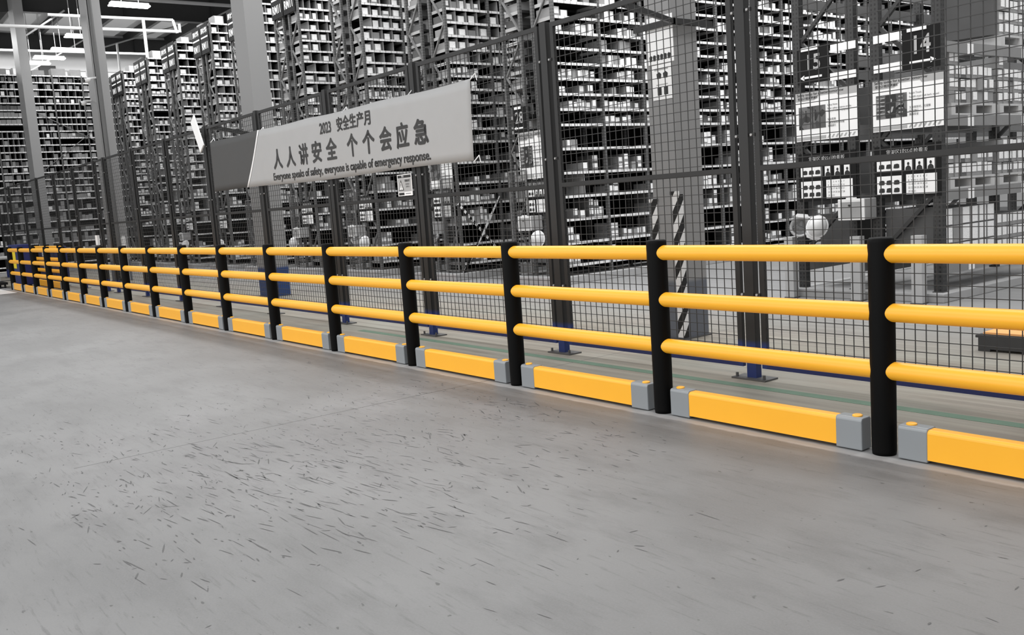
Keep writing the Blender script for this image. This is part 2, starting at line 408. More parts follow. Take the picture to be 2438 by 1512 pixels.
# ------------------------------------------------------------------ safety barrier
PY = 4.24; PITCH = 1.522; PX0 = -2.535
POSTX = [PX0 - PITCH * i for i in range(-2, 17)]
RZ = (1.023, .729, .434)
def barrier(name, label, xs, y, rails=True, left_stub=0, right_stub=0):
    t = thing(name, label, 'barrier', (xs[-1], y, 0))
    q = MB()
    q.lathe([(0, 0), (.058, 0), (.0605, .02), (.0625, .5), (.0635, 1.08), (.062, 1.095), (.055, 1.103), (0, 1.105)], n=32)
    pm = q.mesh('post', m_black); pm.shade_smooth()
    for i, x in enumerate(xs):
        link('post', pm, t, (x - xs[-1], 0, 0))
    for i in range(len(xs) - 1):
        a, b = xs[i + 1] - xs[-1], xs[i] - xs[-1]
        for z in RZ:
            q = MB(); q.tube((a, 0, 0), (b, 0, 0), .0465, 32, caps=False)
            key = ('rail', round(b - a, 3))
            if key not in KIDS:
                q = MB(); q.tube((0, 0, 0), (b - a, 0, 0), .0465, 32, caps=False); KIDS[key] = q.mesh('rail', m_yellow); KIDS[key].shade_smooth()
            link('rail', KIDS[key], t, (a, 0, z))
    return t
barrier('safety_barrier', 'long yellow three-rail safety barrier with black posts along the walkway', POSTX, PY)
x2 = [-24.72, -26.2, -27.7]
b2 = barrier('safety_barrier', 'short yellow three-rail barrier standing behind the far end of the long one', x2, 5.0)
q = MB()
for z in RZ: q.lathe([(.0465, 0), (.042, .03), (.025, .05), (0, .056)], (0, 0, 0), 16)
sm = MB(); sm.lathe([(.0465, 0), (.042, .03), (.025, .05), (0, .056)], n=16); sme = sm.mesh('rail_end', m_yellow); sme.shade_smooth()
for z in RZ: link('rail_end', sme, b2, (2.98 + .06, 0, z), (0, math.pi / 2, 0))

# kerb blocks between the posts
def kerb_parts():
    def rbox(x0, x1, hw, z0, z1, r=.018):
        q = MB(); prof = []
        for cx, cz, a0 in ((hw - r, z1 - r, 0), (-hw + r, z1 - r, 90)):
            for k in range(5):
                a = math.radians(a0 + 22.5 * k); prof.append((cx + r * math.cos(a), cz + r * math.sin(a)))
        prof += [(-hw, z0), (hw, z0)]
        n = len(prof)
        for x in (x0, x1):
            for (y, z) in prof: q.v.append((x, y, z))
        for i in range(n):
            q.f.append((i, n + i, n + (i + 1) % n, (i + 1) % n)); q.m.append(0); q.uv += [(0, 0)] * 4
        q.f.append(tuple(range(n))); q.m.append(0); q.uv += [(0, 0)] * n
        q.f.append(tuple(reversed(range(n, 2 * n)))); q.m.append(0); q.uv += [(0, 0)] * n
        return q
    L = 1.325
    body = rbox(.15, L - .15, .041, .018, .168).mesh('beam', m_yellow)
    cap = rbox(0, .152, .045, .004, .175).mesh('end_cap', m_cap)
    p = MB(); p.lathe([(.026, 0), (.026, .006), (.02, .009), (0, .010)], n=20); plug = p.mesh('plug', m_yellow)
    for me in (body, cap):
        pass
    return L, body, cap, plug
KL, k_body, k_cap, k_plug = kerb_parts()
def kerb(x, y, label, group='yellow kerb blocks along the barrier foot'):
    t = thing('kerb_block', label, 'kerb block', (x, y, 0), group)
    o = link('beam', k_body, t)
    for dx in (0, KL - .152):
        c = link('end_cap', k_cap, t, (dx, 0, 0)); c['label'] = 'grey metal end cap'
        b = c.modifiers.new('edge', 'BEVEL'); b.width = .006; b.segments = 2; b.limit_method = 'ANGLE'; b.angle_limit = math.radians(60)
        link('plug', k_plug, c, (.05 if dx == 0 else .102, 0, .175))
for i in range(len(POSTX) - 1):
    x = POSTX[i + 1] + (PITCH - KL) / 2
    lab = 'yellow kerb block past the right picture edge' if i == 0 else 'yellow kerb block with grey ends at far right, cut by picture edge' if i == 1 else 'yellow kerb block with grey ends, between %s and %s black posts from the right' % (ORD[i - 1], ORD[i])
    kerb(x, PY, lab)
kerb(-26.2 + .0775, 5.0, 'yellow kerb block under the short barrier, its right one', 'kerb blocks of the short barrier')
kerb(-27.7 + .0875, 5.0, 'yellow kerb block under the short barrier, its left one', 'kerb blocks of the short barrier')

# ------------------------------------------------------------------ mesh fence
FY, FH = 5.385, 2.915
fposts = [0.06, -2.12, -4.236, -6.36, -8.56, -10.63, -12.83, -14.95, -17.05, -19.15, -21.28, -22.1, -24.2, -26.3, -28.45, -30.6, -32.75, -34.9]
fence = thing('mesh_fence', 'tall dark steel mesh fence with blue feet behind the yellow barrier', 'fence', (fposts[-1], FY, 0))
OX = fposts[-1]
q = MB(); q.box(-.041, -.03, .012, .041, .03, FH + .01); fp_me = q.mesh('fence_post', m_fence)
q = MB(); q.box(-.15, -.075, 0, .15, .075, .012); bp_me = q.mesh('base_plate', m_plate)
q = MB(); q.tube((0, 0, 0), (0, 0, .03), .011, 8); bo_me = q.mesh('anchor_bolt', m_plate)
for i, x in enumerate(fposts):
    p = link('fence_post', fp_me, fence, (x - OX, 0, 0))
    link('base_plate', bp_me, p)
    if i < 6:
        for sx in (-.12, .12): link('anchor_bolt', bo_me, p, (sx, -.045, .012))
def panel(x0, x1, n):
    """one bolted frame with its welded wire mesh"""
    a, b = x0 + .085, x1 - .085
    q = MB(); z0, z1 = .085, FH - .005
    q.box(a, -.016, z0, a + .042, .016, z1); q.box(b - .042, -.016, z0, b, .016, z1); q.box(a + .042, -.016, z1 - .038, b - .042, .016, z1)
    fr = build('panel_frame', q, m_fence, fence, (-OX, 0, 0))
    q = MB(); q.box(a + .042, -.016, 1.497, b - .042, .016, 1.533); build('mid_rail', q, m_fence, fr)
    q = MB(); q.box(a + .042, -.016, .085, b - .042, .016, .122); build('bottom_rail', q, m_fenceb, fr)
    q = MB(); wd = .0049 if n < 10 else .0038
    nx = max(2, round((b - a - .04) / .07)); nz = 40
    for k in range(1, nx): 
        x = a + .02 + (b - a - .04) * k / nx; q.bar((x, .004, .1), (x, .004, z1 - .01), wd, caps=False)
    for k in range(1, nz):
        z = .1 + (z1 - .12) * k / nz; q.bar((a + .02, -.003, z), (b - .02, -.003, z), wd, caps=False)
    build('wire_mesh', q, m_wire, fr, kind='stuff')
    q = MB()
    for z in (.62, 1.75, 2.6):
        for xx in (a - .02, b + .02): q.box(xx - .028, -.022, z - .012, xx + .028, -.016, z + .012); q.tube((xx, -.022, z), (xx, -.03, z), .009, 8, 1)
    build('bracket', q, [m_fence, m_pgrey], fr, kind='stuff')
for i in range(len(fposts) - 1): panel(fposts[i + 1], fposts[i], i)

# ------------------------------------------------------------------ racks
LEV = [.27, .63, 1.01, 1.38, 1.76, 2.14, 2.52] + [2.76 + .2385 * i for i in range(18)]
RTOP = 6.86
BAY = .972
SD = .53                                        # shelf depth
YF = 9.76
def upright_meshes(matu, matb, depth, pw, top, step):
    q = MB(); q.box(-pw / 2, -pw / 2, .13, pw / 2, pw / 2, top); post = q.mesh('post', matu)
    br = []
    z = .35; k = 0
    while z + step < top:
        q = MB(); a = (-depth + pw / 2, 0, z), (-pw / 2, 0, z + step)
        if k % 2: a = (-pw / 2, 0, z), (-depth + pw / 2, 0, z + step)
        q.bar(a[0], a[1], .034, .026); br.append(q.mesh('brace', matb)); z += step; k += 1
    q = MB(); q.bar((-depth + pw / 2, 0, .3), (-pw / 2, 0, .3), .03); br.append(q.mesh('brace', matb))
    return post, br
up_post, up_br = upright_meshes(m_rack, m_brace, SD, .052, RTOP, .62)
q = MB()
q.box(-.026, -.026, .13, .026, .026, RTOP); q.box(-SD, -.026, .13, -SD + .052, .026, RTOP)
inner_frame = q.mesh('upright_frame', m_rack)
q = MB(); q.box(-SD, .028, .036, -.02, BAY - .028, .0415, 1); q.box(-.02, .028, 0, 0, BAY - .028, .042); q.box(-SD, .026, 0, -SD + .015, BAY - .026, .042, 1)
q.box(-SD + .06, .024, -.004, -.06, .034, .05, 2); q.box(-SD + .06, BAY - .034, -.004, -.06, BAY - .024, .05, 2)
shelf_me = q.mesh('shelf', [m_lip, m_tray, m_pgrey])
q = MB(); q.box(-SD + .03, -.006, .0, -.03, .006, 1.0); div_me = q.mesh('divider', m_div)
STUFF = {'v': [], 'f': [], 'm': []}
def stuff_box(x0, y0, z0, x1, y1, z1, face, lab):
    """one small carton of the many: body plus paper tag on its aisle side"""
    n = len(STUFF['v']); V = STUFF['v']
    V += [(x0, y0, z0), (x1, y0, z0), (x1, y1, z0), (x0, y1, z0), (x0, y0, z1), (x1, y0, z1), (x1, y1, z1), (x0, y1, z1)]
    for q4 in ((0, 1, 5, 4), (1, 2, 6, 5), (2, 3, 7, 6), (3, 0, 4, 7), (4, 5, 6, 7)):
        STUFF['f'].append(tuple(n + i for i in q4)); STUFF['m'].append(0)
    if lab:
        n = len(V); xf = x1 + .003 if face > 0 else x0 - .003; w = y1 - y0; h = z1 - z0
        a, b = y0 + w * .12, y1 - w * .12; c, d = z0 + h * lab, z1 - h * .04
        V += [(xf, a, c), (xf, b, c), (xf, b, d), (xf, a, d)]; STUFF['f'].append((n, n + 1, n + 2, n + 3)); STUFF['m'].append(1)
q = MB(); q.box(-1, 0, 0, 0, 1, 1); carton_me = q.mesh('carton', m_card); carton_d = q.mesh('carton', m_cardd)
q = MB(); q.box(0, .12, .30, .006, .88, .96); label_me = q.mesh('label', m_label)
q = MB(); q.box(-.2, .10, .05, .006, .90, .97); label_big = q.mesh('label', m_label)
def carton(x, y, z, d, w, h, label, group, face=1, dark=False, lab=True, big=False):
    o = link('carton', carton_d if dark else carton_me, None, (x, y, z)); o.scale = (d, w, h)
    if face < 0: o.scale = (d, w, h)
    tag(o, label, 'carton', group)
    if lab:
        c = link('label', label_big if big else label_me, o); c['label'] = 'white paper label'
    return o
def bay_layout(rng, gap, n_div, dense=False):
    """cartons across one bay on one shelf: list of (y, w, h, stack, labelled)"""
    out = []; y = .05; slots = []
    if rng.random() < (.03 if dense else .17): return out
    w0 = rng.choice((.105, .12, .135, .15)); fill = .96 if dense else rng.choice((.5, .8, .95))
    end = BAY - .05
    if rng.random() < .35 and not dense: end = rng.uniform(.4, .85)
    if rng.random() < .2: y = rng.uniform(.1, .4)
    while y + w0 < end:
        w = w0 * rng.uniform(.9, 1.08)
        if rng.random() < fill:
            h = min(gap * .82, rng.uniform(.13, .17) if dense else rng.uniform(.10, .16)); st = 1
            if gap > .3 and rng.random() < .45: st = 2
            out.append((y, w * .94, h, st, rng.random() < .84))
        y += w
    return out
def row_rack(name, label, xface, side, nbays, detail, cartons=None, y0=YF, group='tall shelving racks standing in rows', ybay=BAY, tagp=1.0, seed=1, dense=False, few_div=False, skip_top=False):
    """one run of pick shelving: face at x=xface looking to +x (side 1) or -x (side -1)"""
    rng = random.Random(seed)
    t = thing(name, label, 'rack', (xface, y0, 0), group)
    if side < 0: t.rotation_euler = (0, 0, math.pi); t.location = (xface, y0 + nbays * BAY, 0)
    def place(o): return o
    n_sh = 0; extra = MB(); dv = MB()
    for i in range(nbays + 1):
        end = (i == 0) if side > 0 else (i == nbays)
        if end:
            f = link('upright_frame', up_post, t, (-.026, i * BAY, 0))
            link('post', up_post, f, (-SD + .052, 0, 0))
            for b in up_br: link('brace', b, f)
        else: link('upright_frame', inner_frame, t, (-.026, i * BAY, 0))
    for i in range(nbays):
        for k, z in enumerate(LEV):
            if n_sh < 290: link('shelf', shelf_me, t, (0, i * BAY, z)); n_sh += 1
            else: extra.box(-SD, i * BAY + .028, z + .036, -.02, (i + 1) * BAY - .028, z + .0415, 1); extra.box(-.02, i * BAY + .028, z, 0, (i + 1) * BAY - .028, z + .042)
    if extra.v: build('shelf', extra, [m_lip, m_tray], t, kind='stuff')
    if side > 0:
        q = MB(); q.box(-SD - .012, .0, .15, -SD - .004, nbays * BAY, RTOP - .05); build('shade_panel', q, m_dark, t)  # dark sheet added behind the open rack to stand for its inner shade
    # dividers and cartons
    n_dv = 0
    for i in range(nbays):
        wi = i if side > 0 else nbays - 1 - i           # bay counted from the fence
        ndrow = 0
        for k, z in enumerate(LEV):
            zt = z + .042; gap = (LEV[k + 1] if k + 1 < len(LEV) else z + .3) - zt
            if k % 4 == 0: ndrow = rng.choice((0, 2, 3, 5, 5, 3))
            nd = ndrow if k > 6 else (rng.choice((0, 0, 0, 1, 1)))
            if k < 3: nd = 0
            if k == len(LEV) - 1: nd = 0
            if few_div: nd = 1 if (k in (3, 5) and rng.random() < .7) else 0
            dys = [BAY * (j + 1) / (nd + 1) for j in range(nd)]
            for dy in dys:
                if n_dv < 280 and detail:
                    o = link('divider', div_me, t, (0, i * BAY + dy, zt)); o.scale = (1, 1, max(.1, gap - .004)); n_dv += 1
                else: dv.box(-SD + .03, i * BAY + dy - .006, zt, -.03, i * BAY + dy + .006, zt + gap - .004)
            lay = bay_layout(rng, gap, nd, dense)
            if skip_top and k == len(LEV) - 1: lay = []
            if k < 2 and rng.random() < .5: lay = lay[:2]
            cnt = 0
            if nd >= 2 and not dense:
                sl = BAY / (nd + 1); lay = []; f_ = rng.choice((.35, .7, .9))
                for j in range(nd + 1):
                    if rng.random() < f_ and not (skip_top and k == len(LEV) - 1): lay.append((j * sl + sl * rng.uniform(.10, .2), sl * rng.uniform(.62, .7), min(gap * .8, rng.uniform(.11, .15)), 1, rng.random() < .93))
            for (y, w, h, st, lb) in lay:
                if any(abs(y + w / 2 - dy) < w / 2 + .01 for dy in dys): continue
                cnt += 1
                sb = rng.uniform(.02, .07)
                for s in range(st):
                    zz = zt + .001 + s * (h + .004)
                    if zz + h > zt + gap - .01: continue
                    if cartons is not None and wi < cartons['bays'] and z < cartons['zmax'] and cartons['n'] < cartons['max']:
                        cartons['n'] += 1
                        lv = 'upper ' if (st == 2 and s == 1) else ('lower ' if st == 2 else '')
                        carton(xface - sb, y0 + i * BAY + y, zz, .40, w, h, '%scarton %s along %s shelf up, %s bay, rack of sign twenty-eight' % (lv, ORD[cnt], ORD[k + 1], ORD[wi + 1]), 'cartons on the rack of the sign twenty-eight', lab=lb, dark=rng.random() < .3, big=z > 3.3 and rng.random() < .7)
                    else:
                        if side > 0: stuff_box(xface - sb - .40, y0 + i * BAY + y, zz, xface - sb, y0 + i * BAY + y + w, zz + h, 1, (.08 if (few_div and z > 3.3) or (nd >= 2 and rng.random() < .7) else rng.choice((.12, .34, .4))) if lb and rng.random() < tagp else 0)
                        else:
                            yy = y0 + (nbays - i) * BAY - y
                            stuff_box(xface + sb, yy - w, zz, xface + sb + .40, yy, zz + h, -1, rng.choice((.12, .34)) if lb else 0)
    if dv.v: build('divider', dv, m_div, t, kind='stuff')
    return t
ROWX = [-11.30, -14.27, -17.33, -20.23, -23.08, -25.82, -28.74, -31.70, -34.58]     # aisle-side faces, from the nearest row
ROWL = ['the row of sign twenty-eight', 'the second shelving row from the right', 'the third shelving row from the right', 'the fourth shelving row from the right', 'the fifth shelving row from the right', 'the sixth shelving row from the right', 'the seventh shelving row from the right', 'the eighth shelving row from the right', 'the ninth shelving row from the right']
PW = 1.33                                        # width of a back-to-back pair
CT = {'n': 0, 'max': 96, 'bays': 4, 'zmax': 4.7}
NB = [13, 4, 3, 3, 3, 3, 3, 3, 3]
for i, x in enumerate(ROWX):
    row_rack('shelving_rack', 'grey pick shelving facing right in %s' % ROWL[i], x, 1, NB[i], i < 3, CT if i == 0 else None, seed=11 + i, few_div=(i == 0), skip_top=(i > 4))
    row_rack('shelving_rack', 'grey pick shelving, back half of %s' % ROWL[i], x - PW, -1, 2, False, None, seed=31 + i)
row_rack('shelving_rack', 'far shelving rack with crossed braces, behind the farthest grey column', -36.0, 1, 13, False, None, y0=-1.0, tagp=.10, seed=77, dense=True, skip_top=True)
q = MB(); q.bar((-35.96, 6.95, 5.65), (-35.96, 8.98, 4.55), .04, .02); q.bar((-35.96, 6.95, 3.45), (-35.96, 8.98, 5.0), .04, .02)
tag(build('rack_cross_brace', q, m_brace), 'crossed flat braces bolted over the face of the far rack', 'brace')
# plinths under the racks
for i, x in enumerate(ROWX):
    q = MB(); q.box(x - PW - .06, 9.52, 0, x + .06, 9.64 + NB[i] * BAY, .125); structure(build('trim_%d' % (10 + i), q, m_concrete, bevel=.01))
q = MB(); q.box(-36.7, -1.1, 0, -35.97, 11.8, .125); structure(build('trim_20', q, m_concrete))
q = MB(); q.box(-6.98, 9.6, 0, -5.02, 20, .10); structure(build('trim_21', q, m_concrete, bevel=.01))
# wire guards on the fence-side ends of the near rows
def wire_guard(x0, x1, label):
    t = thing('wire_guard', label, 'guard', (x0, 9.68, 0), 'wire guards on the rack ends')
    w = x1 - x0; q = MB(); q.box(0, -.012, .16, .025, .012, 1.9); q.box(w - .025, -.012, .16, w, .012, 1.9); q.box(.025, -.012, .16, w - .025, .012, .185); q.box(.025, -.012, 1.875, w - .025, .012, 1.9)
    build('guard_frame', q, m_brace, t)
    q = MB()
    for k in range(1, 9): q.bar((w * k / 9, 0, .18), (w * k / 9, 0, 1.88), .005, caps=False)
    for k in range(1, 30): q.bar((.02, 0, .18 + 1.7 * k / 30), (w - .02, 0, .18 + 1.7 * k / 30), .005, caps=False)
    build('wire_mesh', q, m_brace, t, kind='stuff')
for i in range(5): wire_guard(ROWX[i] - PW + (.02 if i != 1 else .85), ROWX[i] - PW + (.50 if i != 1 else 1.30), 'pale wire mesh guard low on the end of %s' % ROWL[i])

# carton mass on all other shelves
me = bpy.data.meshes.new('shelf_carton'); me.from_pydata(STUFF['v'], [], STUFF['f']); me.materials.append(m_card); me.materials.append(m_label); me.materials.append(m_cardd)
mi = STUFF['m']; rr = random.Random(3); cur = 0
for k in range(len(mi)):
    if mi[k] == 0:
        if k % 6 == 0: cur = 2 if rr.random() < .3 else 0
        mi[k] = cur
me.polygons.foreach_set('material_index', mi); me.update()
o = link('shelf_carton', me); tag(o, 'thousands of small labelled cartons on the farther shelves', 'cartons', None, 'stuff')
# bulky cartons on the rack tops
big_i = 0
for i in (5, 6, 7, 8):
    for k in range(3):
        y = YF + .1 + k * .62 + R.uniform(0, .15); w = R.uniform(.25, .42); h = R.uniform(.14, .24)
        carton(ROWX[i] - .04, y, LEV[-1] + .043, .4, w, h, 'pale carton on top of %s, %s from its end' % (ROWL[i], ORD[k + 1]), 'cartons on the rack tops', lab=True, big=True)
for k in range(6):
    y = 5.9 + k * .62; carton(-36.05, y, LEV[-1] + .043, .4, R.uniform(.3, .5), R.uniform(.12, .3), 'grey carton on top of the far rack, %s from its left end' % ORD[k + 1], 'cartons on the far rack top', lab=(k == 1), big=True)

# ------------------------------------------------------------------ pallet racks of aisles 14 and 15
def pallet_rack(label, xl, xr, nb):
    t = thing('pallet_rack', label, 'rack', (xr, YF, 0), 'pallet racks of the near row')
    D = xr - xl
    q = MB(); q.box(-.05, -.045, .1, .05, .045, 7.0); pme = q.mesh('post', m_rackd)
    q = MB(); q.box(-.06, -.06, .10, .06, .06, .11); fme = q.mesh('foot_plate', m_plate)
    brs = []; z = .55; k = 0
    while z < 6.2:
        q = MB(); a, b = (-D + .09, 0, z), (-.09, 0, z + .62)
        if k % 2: a, b = (-.09, 0, z), (-D + .09, 0, z + .62)
        q.bar(a, b, .045, .04); brs.append(q.mesh('brace', m_braced)); z += .62; k += 1
    BL = 2.75
    for i in range(nb + 1):
        f = link('upright_frame', pme, t, (-.05, i * BL, 0)); link('post', pme, f, (-D + .1, 0, 0)); link('foot_plate', fme, f)
        if i < 2:
            for b in brs: link('brace', b, f, (.05, 0, 0))
    q = MB(); q.box(-.045, 0.05, 0, 0, BL - .05, .105); q.box(-.03, .05, .105, 0, BL - .05, .115); q.box(-.01, .046, -.06, .002, .054, .15); bme = q.mesh('beam', m_beam)
    q = MB(); q.box(0, 0, -.045, .004, .13, .065); stick = q.mesh('barcode_label', m_label)
    for i in range(nb):
        for z in (.30, 1.09, 1.88, 2.65, 3.45, 4.3, 5.2, 6.1):
            for x in (0, -D + .045):
                b = link('beam', bme, t, (x, i * BL, z))
                if x == 0 and z < 3 and i == 0:
                    for yy in (.52, 1.80): link('barcode_label', stick, b, (.001, yy, .04))
    return t
pallet_rack('dark pallet rack carrying the sign fourteen, with grey beams', -5.90, -5.09, 3)
pallet_rack('dark pallet rack carrying the sign fifteen, mostly empty above', -6.91, -6.10, 2)

# pallets
q = MB(); q.box(-.75, 0, .105, 0, .095, .125); dk = q.mesh('deck_board', m_wood)
q = MB(); q.box(-.75, 0, .018, 0, .09, .105); brr = q.mesh('bearer', m_wood)
q = MB(); q.box(-.09, 0, 0, 0, 1.0, .018); bb = q.mesh('bottom_board', m_wood)
q = MB(); q.box(-.02, 0, .105, 0, 1.0, .128); fe = q.mesh('edge_board', m_wood)
def pallet(x, y, z, label, group, rz=0):
    t = thing('wooden_pallet', label, 'pallet', (x, y, z), group, rz)
    for k in range(7): link('deck_board', dk, t, (-.021, k * .1508, 0))
    for k in range(3): link('bearer', brr, t, (0, k * .455, 0))
    for k in range(3): link('bottom_board', bb, t, (-k * .33, 0, 0))
    link('edge_board', fe, t)
    return t
XA = -5.12
lev_name = {.415: 'lowest beam', 1.205: 'second beam up', 1.995: 'third beam up', 2.765: 'fourth beam up'}
def load(z, y, n, layers, w, h, first, what, depth=.62, tags=.86, droop=None):
    """pallet of cartons: front cartons of every layer are built one by one"""
    ln = lev_name[z]
    pallet(XA + .03, y, z, 'wooden pallet on the %s of the fourteen rack, %s pallet along' % (ln, first), 'loaded pallets on the sign fourteen rack')
    for L in range(layers):
        for k in range(n):
            if droop and L == layers - 1 and k >= droop: continue
            hh = h * R.uniform(.93, 1.0)
            carton(XA + R.uniform(-.012, .012), y + .02 + k * w, z + .129 + L * h, depth, w * .95, hh, 'carton %s along, %s layer up, %s pallet on the %s, sign fourteen' % (ORD[k + 1], ORD[L + 1], first, ln), 'cartons on the sign fourteen pallets', dark=(k % 3 == 2 and R.random() < .4), lab=R.random() < tags)
load(1.995, 9.93, 8, 4, .122, .135, 'first', '', droop=2)
load(1.995, 11.03, 9, 4, .12, .132, 'second', '', droop=1)
load(2.765, 11.06, 9, 5, .12, .135, 'second', '')
load(1.205, 9.90, 8, 2, .125, .15, 'first', '')
load(1.205, 11.02, 9, 3, .12, .13, 'second', '')
# dark panel added as the end face of the pallet load, and loose boxes on the lowest beam
q = MB(); q.poly([(-5.88, 11.02, 2.92), (-5.14, 11.02, 2.90), (-5.16, 11.02, 3.42), (-5.88, 11.02, 3.44)]); q.box(-5.88, 11.022, 2.91, -5.15, 11.04, 3.43)
tag(build('load_side_panel', q, m_cardd), 'large dark panel added as the end of the pallet load on the top beam', 'cardboard')
for L in range(3):
    for k in range(6):
        carton(XA - .02, 9.86 + k * .19, .42 + L * .195, .5, .18, .188, 'white-fronted carton %s along the lowest beam of the fourteen rack, %s row' % (ORD[k + 1], ('lower', 'middle', 'upper')[L]), 'white cartons on the lowest beam at sign fourteen', big=(k != 1), lab=(k != 1))
for L in range(3):
    for k in range(7):
        carton(XA - .02, 11.05 + k * .13, .42 + L * .15, .5, .122, .145, 'tagged carton %s along the lowest beam, farther half at sign fourteen, %s row' % (ORD[k + 1], ('lower', 'middle', 'upper')[L]), 'tagged cartons on the lowest beam at sign fourteen')
for k, (x0, x1, z0, z1, yy, nm) in enumerate(((-6.78, -6.24, .42, .98, 10.0, 'inside the frame behind the hanging helmets'), (-6.8, -6.2, 2.0, 2.45, 10.2, 'inside the frame behind the sign fifteen poster'), (-6.8, -6.2, 1.2, 1.6, 10.2, 'inside the frame behind the sign fifteen board'))):
    carton(x1, yy, z0, x1 - x0, .5, z1 - z0, 'big plain grey carton %s' % nm, 'plain cartons inside the near frames', dark=True, lab=False)
q = MB(); q.box(-5.80, 9.82, .42, -5.22, 9.845, 1.02); tag(build('load_side_panel', q, m_cardd), 'dark panel added for the box sides in the frame under the sign fourteen board', 'cardboard')  # thin dark panel added in place of the box sides
# bollards in front of the near row
q = MB(); q.box(-.06, -.05, 0, .06, .05, .74); bol = q.mesh('shaft', m_bol)
q = MB(); q.box(-.07, -.06, 0, .07, .06, .012); bolp = q.mesh('foot_plate', m_plate)
for x, lab in ((-5.24, 'beside the pallet rack of sign fourteen'), (-5.97, 'between the two pallet racks'), (-6.86, 'beside the pallet rack of sign fifteen')):
    t = thing('square_bollard', 'pale square steel bollard %s' % lab, 'bollard', (x, 9.5, 0), 'bollards before the near racks'); link('shaft', bol, t); link('foot_plate', bolp, t)

# ------------------------------------------------------------------ signs and boards on the rack ends
def number_sign(x0, x1, z0, z1, digits, arrow, label, y=9.703):
    t = thing('aisle_sign', label, 'sign', (x0, y, z0), 'aisle number signs')
    w, h = x1 - x0, z1 - z0
    q = MB(); q.box(0, 0, 0, w, .012, h); build('sign_board', q, m_board, t)
    text('lettering', digits, h * .62, m_pgrey if digits != '28' else m_pgrey, t, (w * .5, -.004, h * .56), h * .012, .86)
    q = MB(); zc = h * .17; a0, a1 = w * .2, w * .78
    flat(q, a0, zc - .012, a1, zc + .012, -.003)
    tip = a1 + .05 if arrow > 0 else a0 - .05; base = a1 - .01 if arrow > 0 else a0 + .01
    q.poly([(base, -.003, zc - .032), (tip, -.003, zc), (base, -.003, zc + .032)] if arrow > 0 else [(base, -.003, zc + .032), (tip, -.003, zc), (base, -.003, zc - .032)])
    build('arrow', q, m_white, t)
    q = MB(); q.box(w * .14, -.006, h * .92, w * .66, -.001, h * 1.02); build('name_plate', q, m_white, t)
    return t
number_sign(-5.51, -5.09, 2.51, 2.94, '14', 1, 'dark sign with pale number fourteen and right arrow')
number_sign(-6.84, -6.41, 2.54, 2.95, '15', -1, 'dark sign with pale number fifteen and left arrow')
number_sign(-12.41, -12.08, 2.52, 2.93, '28', -1, 'dark sign with pale number twenty-eight and left arrow')
def white_bar(x0, x1, z, label):
    q = MB(); q.box(0, 0, 0, x1 - x0, .01, .085); tag(build('label_strip', q, m_white, None, (x0, 9.705, z)), label, 'label', 'white label strips on the near racks')
white_bar(-6.39, -6.07, 2.85, 'white blank strip right of the sign fifteen, upper one'); white_bar(-6.40, -6.07, 2.53, 'white blank strip right of the sign fifteen, lower one')
white_bar(-5.85, -5.52, 2.85, 'white blank strip left of the sign fourteen, upper one'); white_bar(-5.85, -5.52, 2.53, 'white blank strip left of the sign fourteen, lower one')
ph = [photo_print('photo_print_%d' % i, i * 1.3 + 2) for i in range(3)]
def poster(x0, z0, w, h, label, head, sub, kind, y=9.708, lines=None):
    t = thing('safety_poster', label, 'poster', (x0, y, z0), 'safety posters on the rack ends')
    q = MB(); q.box(0, 0, 0, w, .006, h); build('sheet', q, m_white, t)
    q = MB(); e = -.0015
    q.poly([(0, e, h), (0, e, h * .82), (w * .32, e, h * .82), (w * .37, e, h * .895), (w * .68, e, h * .895), (w * .71, e, h * .85), (w, e, h * .85), (w, e, h)])
    build('header_print', q, m_pgrey, t); q = MB(); flat(q, 0, .02 * h, w * .5, .085 * h, e)
    build('footer_print', q, m_pgrey, t); q = MB()
    for k in range(7):
        a = w * (.52 + k * .066); q.poly([(a, e, h * .025), (a + w * .03, e, h * .025), (a + w * .06, e, h * .09), (a + w * .03, e, h * .09)])
    build('stripe_print', q, m_pgrey, t, kind='stuff')
    text('lettering', head, h * .075, m_ink, t, (w * .03, -.003, h * .945), .0006, 1.0, 'LEFT')
    text('lettering', sub, h * .062, m_ink, t, (w * .04, -.003, h * .865), .0006, 1.0, 'LEFT')
    q = MB(); flat(q, w * .05, h * .24, w * .5, h * .70, e); fr = build('photo', q, ph[kind], t)
    q = MB()
    if kind == 0:                              # dark picture of a reach truck among racking
        flat(q, w * .19, h * .25, w * .34, h * .69, e - .001); 
        build('photo_print', q, m_ink, t)
        q = MB()
        for k in range(5):
            for a in (.06, .12, .38): flat(q, w * a, h * (.33 + k * .075), w * (a + .06), h * (.35 + k * .075), e - .002)
        q.poly([(w * (.27 + .018 * math.cos(j * .7)), e - .002, h * (.58 + .035 * math.sin(j * .7))) for j in range(9)])
        q.poly([(w * .215, e - .002, h * .38), (w * .24, e - .002, h * .34), (w * .29, e - .002, h * .36), (w * .31, e - .002, h * .46), (w * .28, e - .002, h * .46), (w * .27, e - .002, h * .40)])
        build('photo_print', q, m_pgrey, t, kind='stuff')
    elif kind == 1:
        flat(q, w * .275, h * .25, w * .29, h * .7, e - .001)
        for cx in (.17, .33): 
            flat(q, w * (cx - .012), h * .40, w * (cx + .018), h * .58, e - .001); q.poly([(w * (cx + .003 + .012 * math.cos(j * .8)), e - .001, h * (.605 + .022 * math.sin(j * .8))) for j in range(8)])
        build('photo_print', q, m_ink, t, kind='stuff')
    for k, (s, zz) in enumerate(lines or ()):
        text('lettering', s, h * .052, m_ink, t, (w * .53, -.003, h * zz), 0, .92, 'LEFT')
    return t
ENG = [('Reach Truck:', .67), ('Forklift must look back, sound', .60), ('horn and be slow', .545), ('叉车倒车时，应观察', .40), ('鸣笛慢行', .33), ('确保安全', .27)]
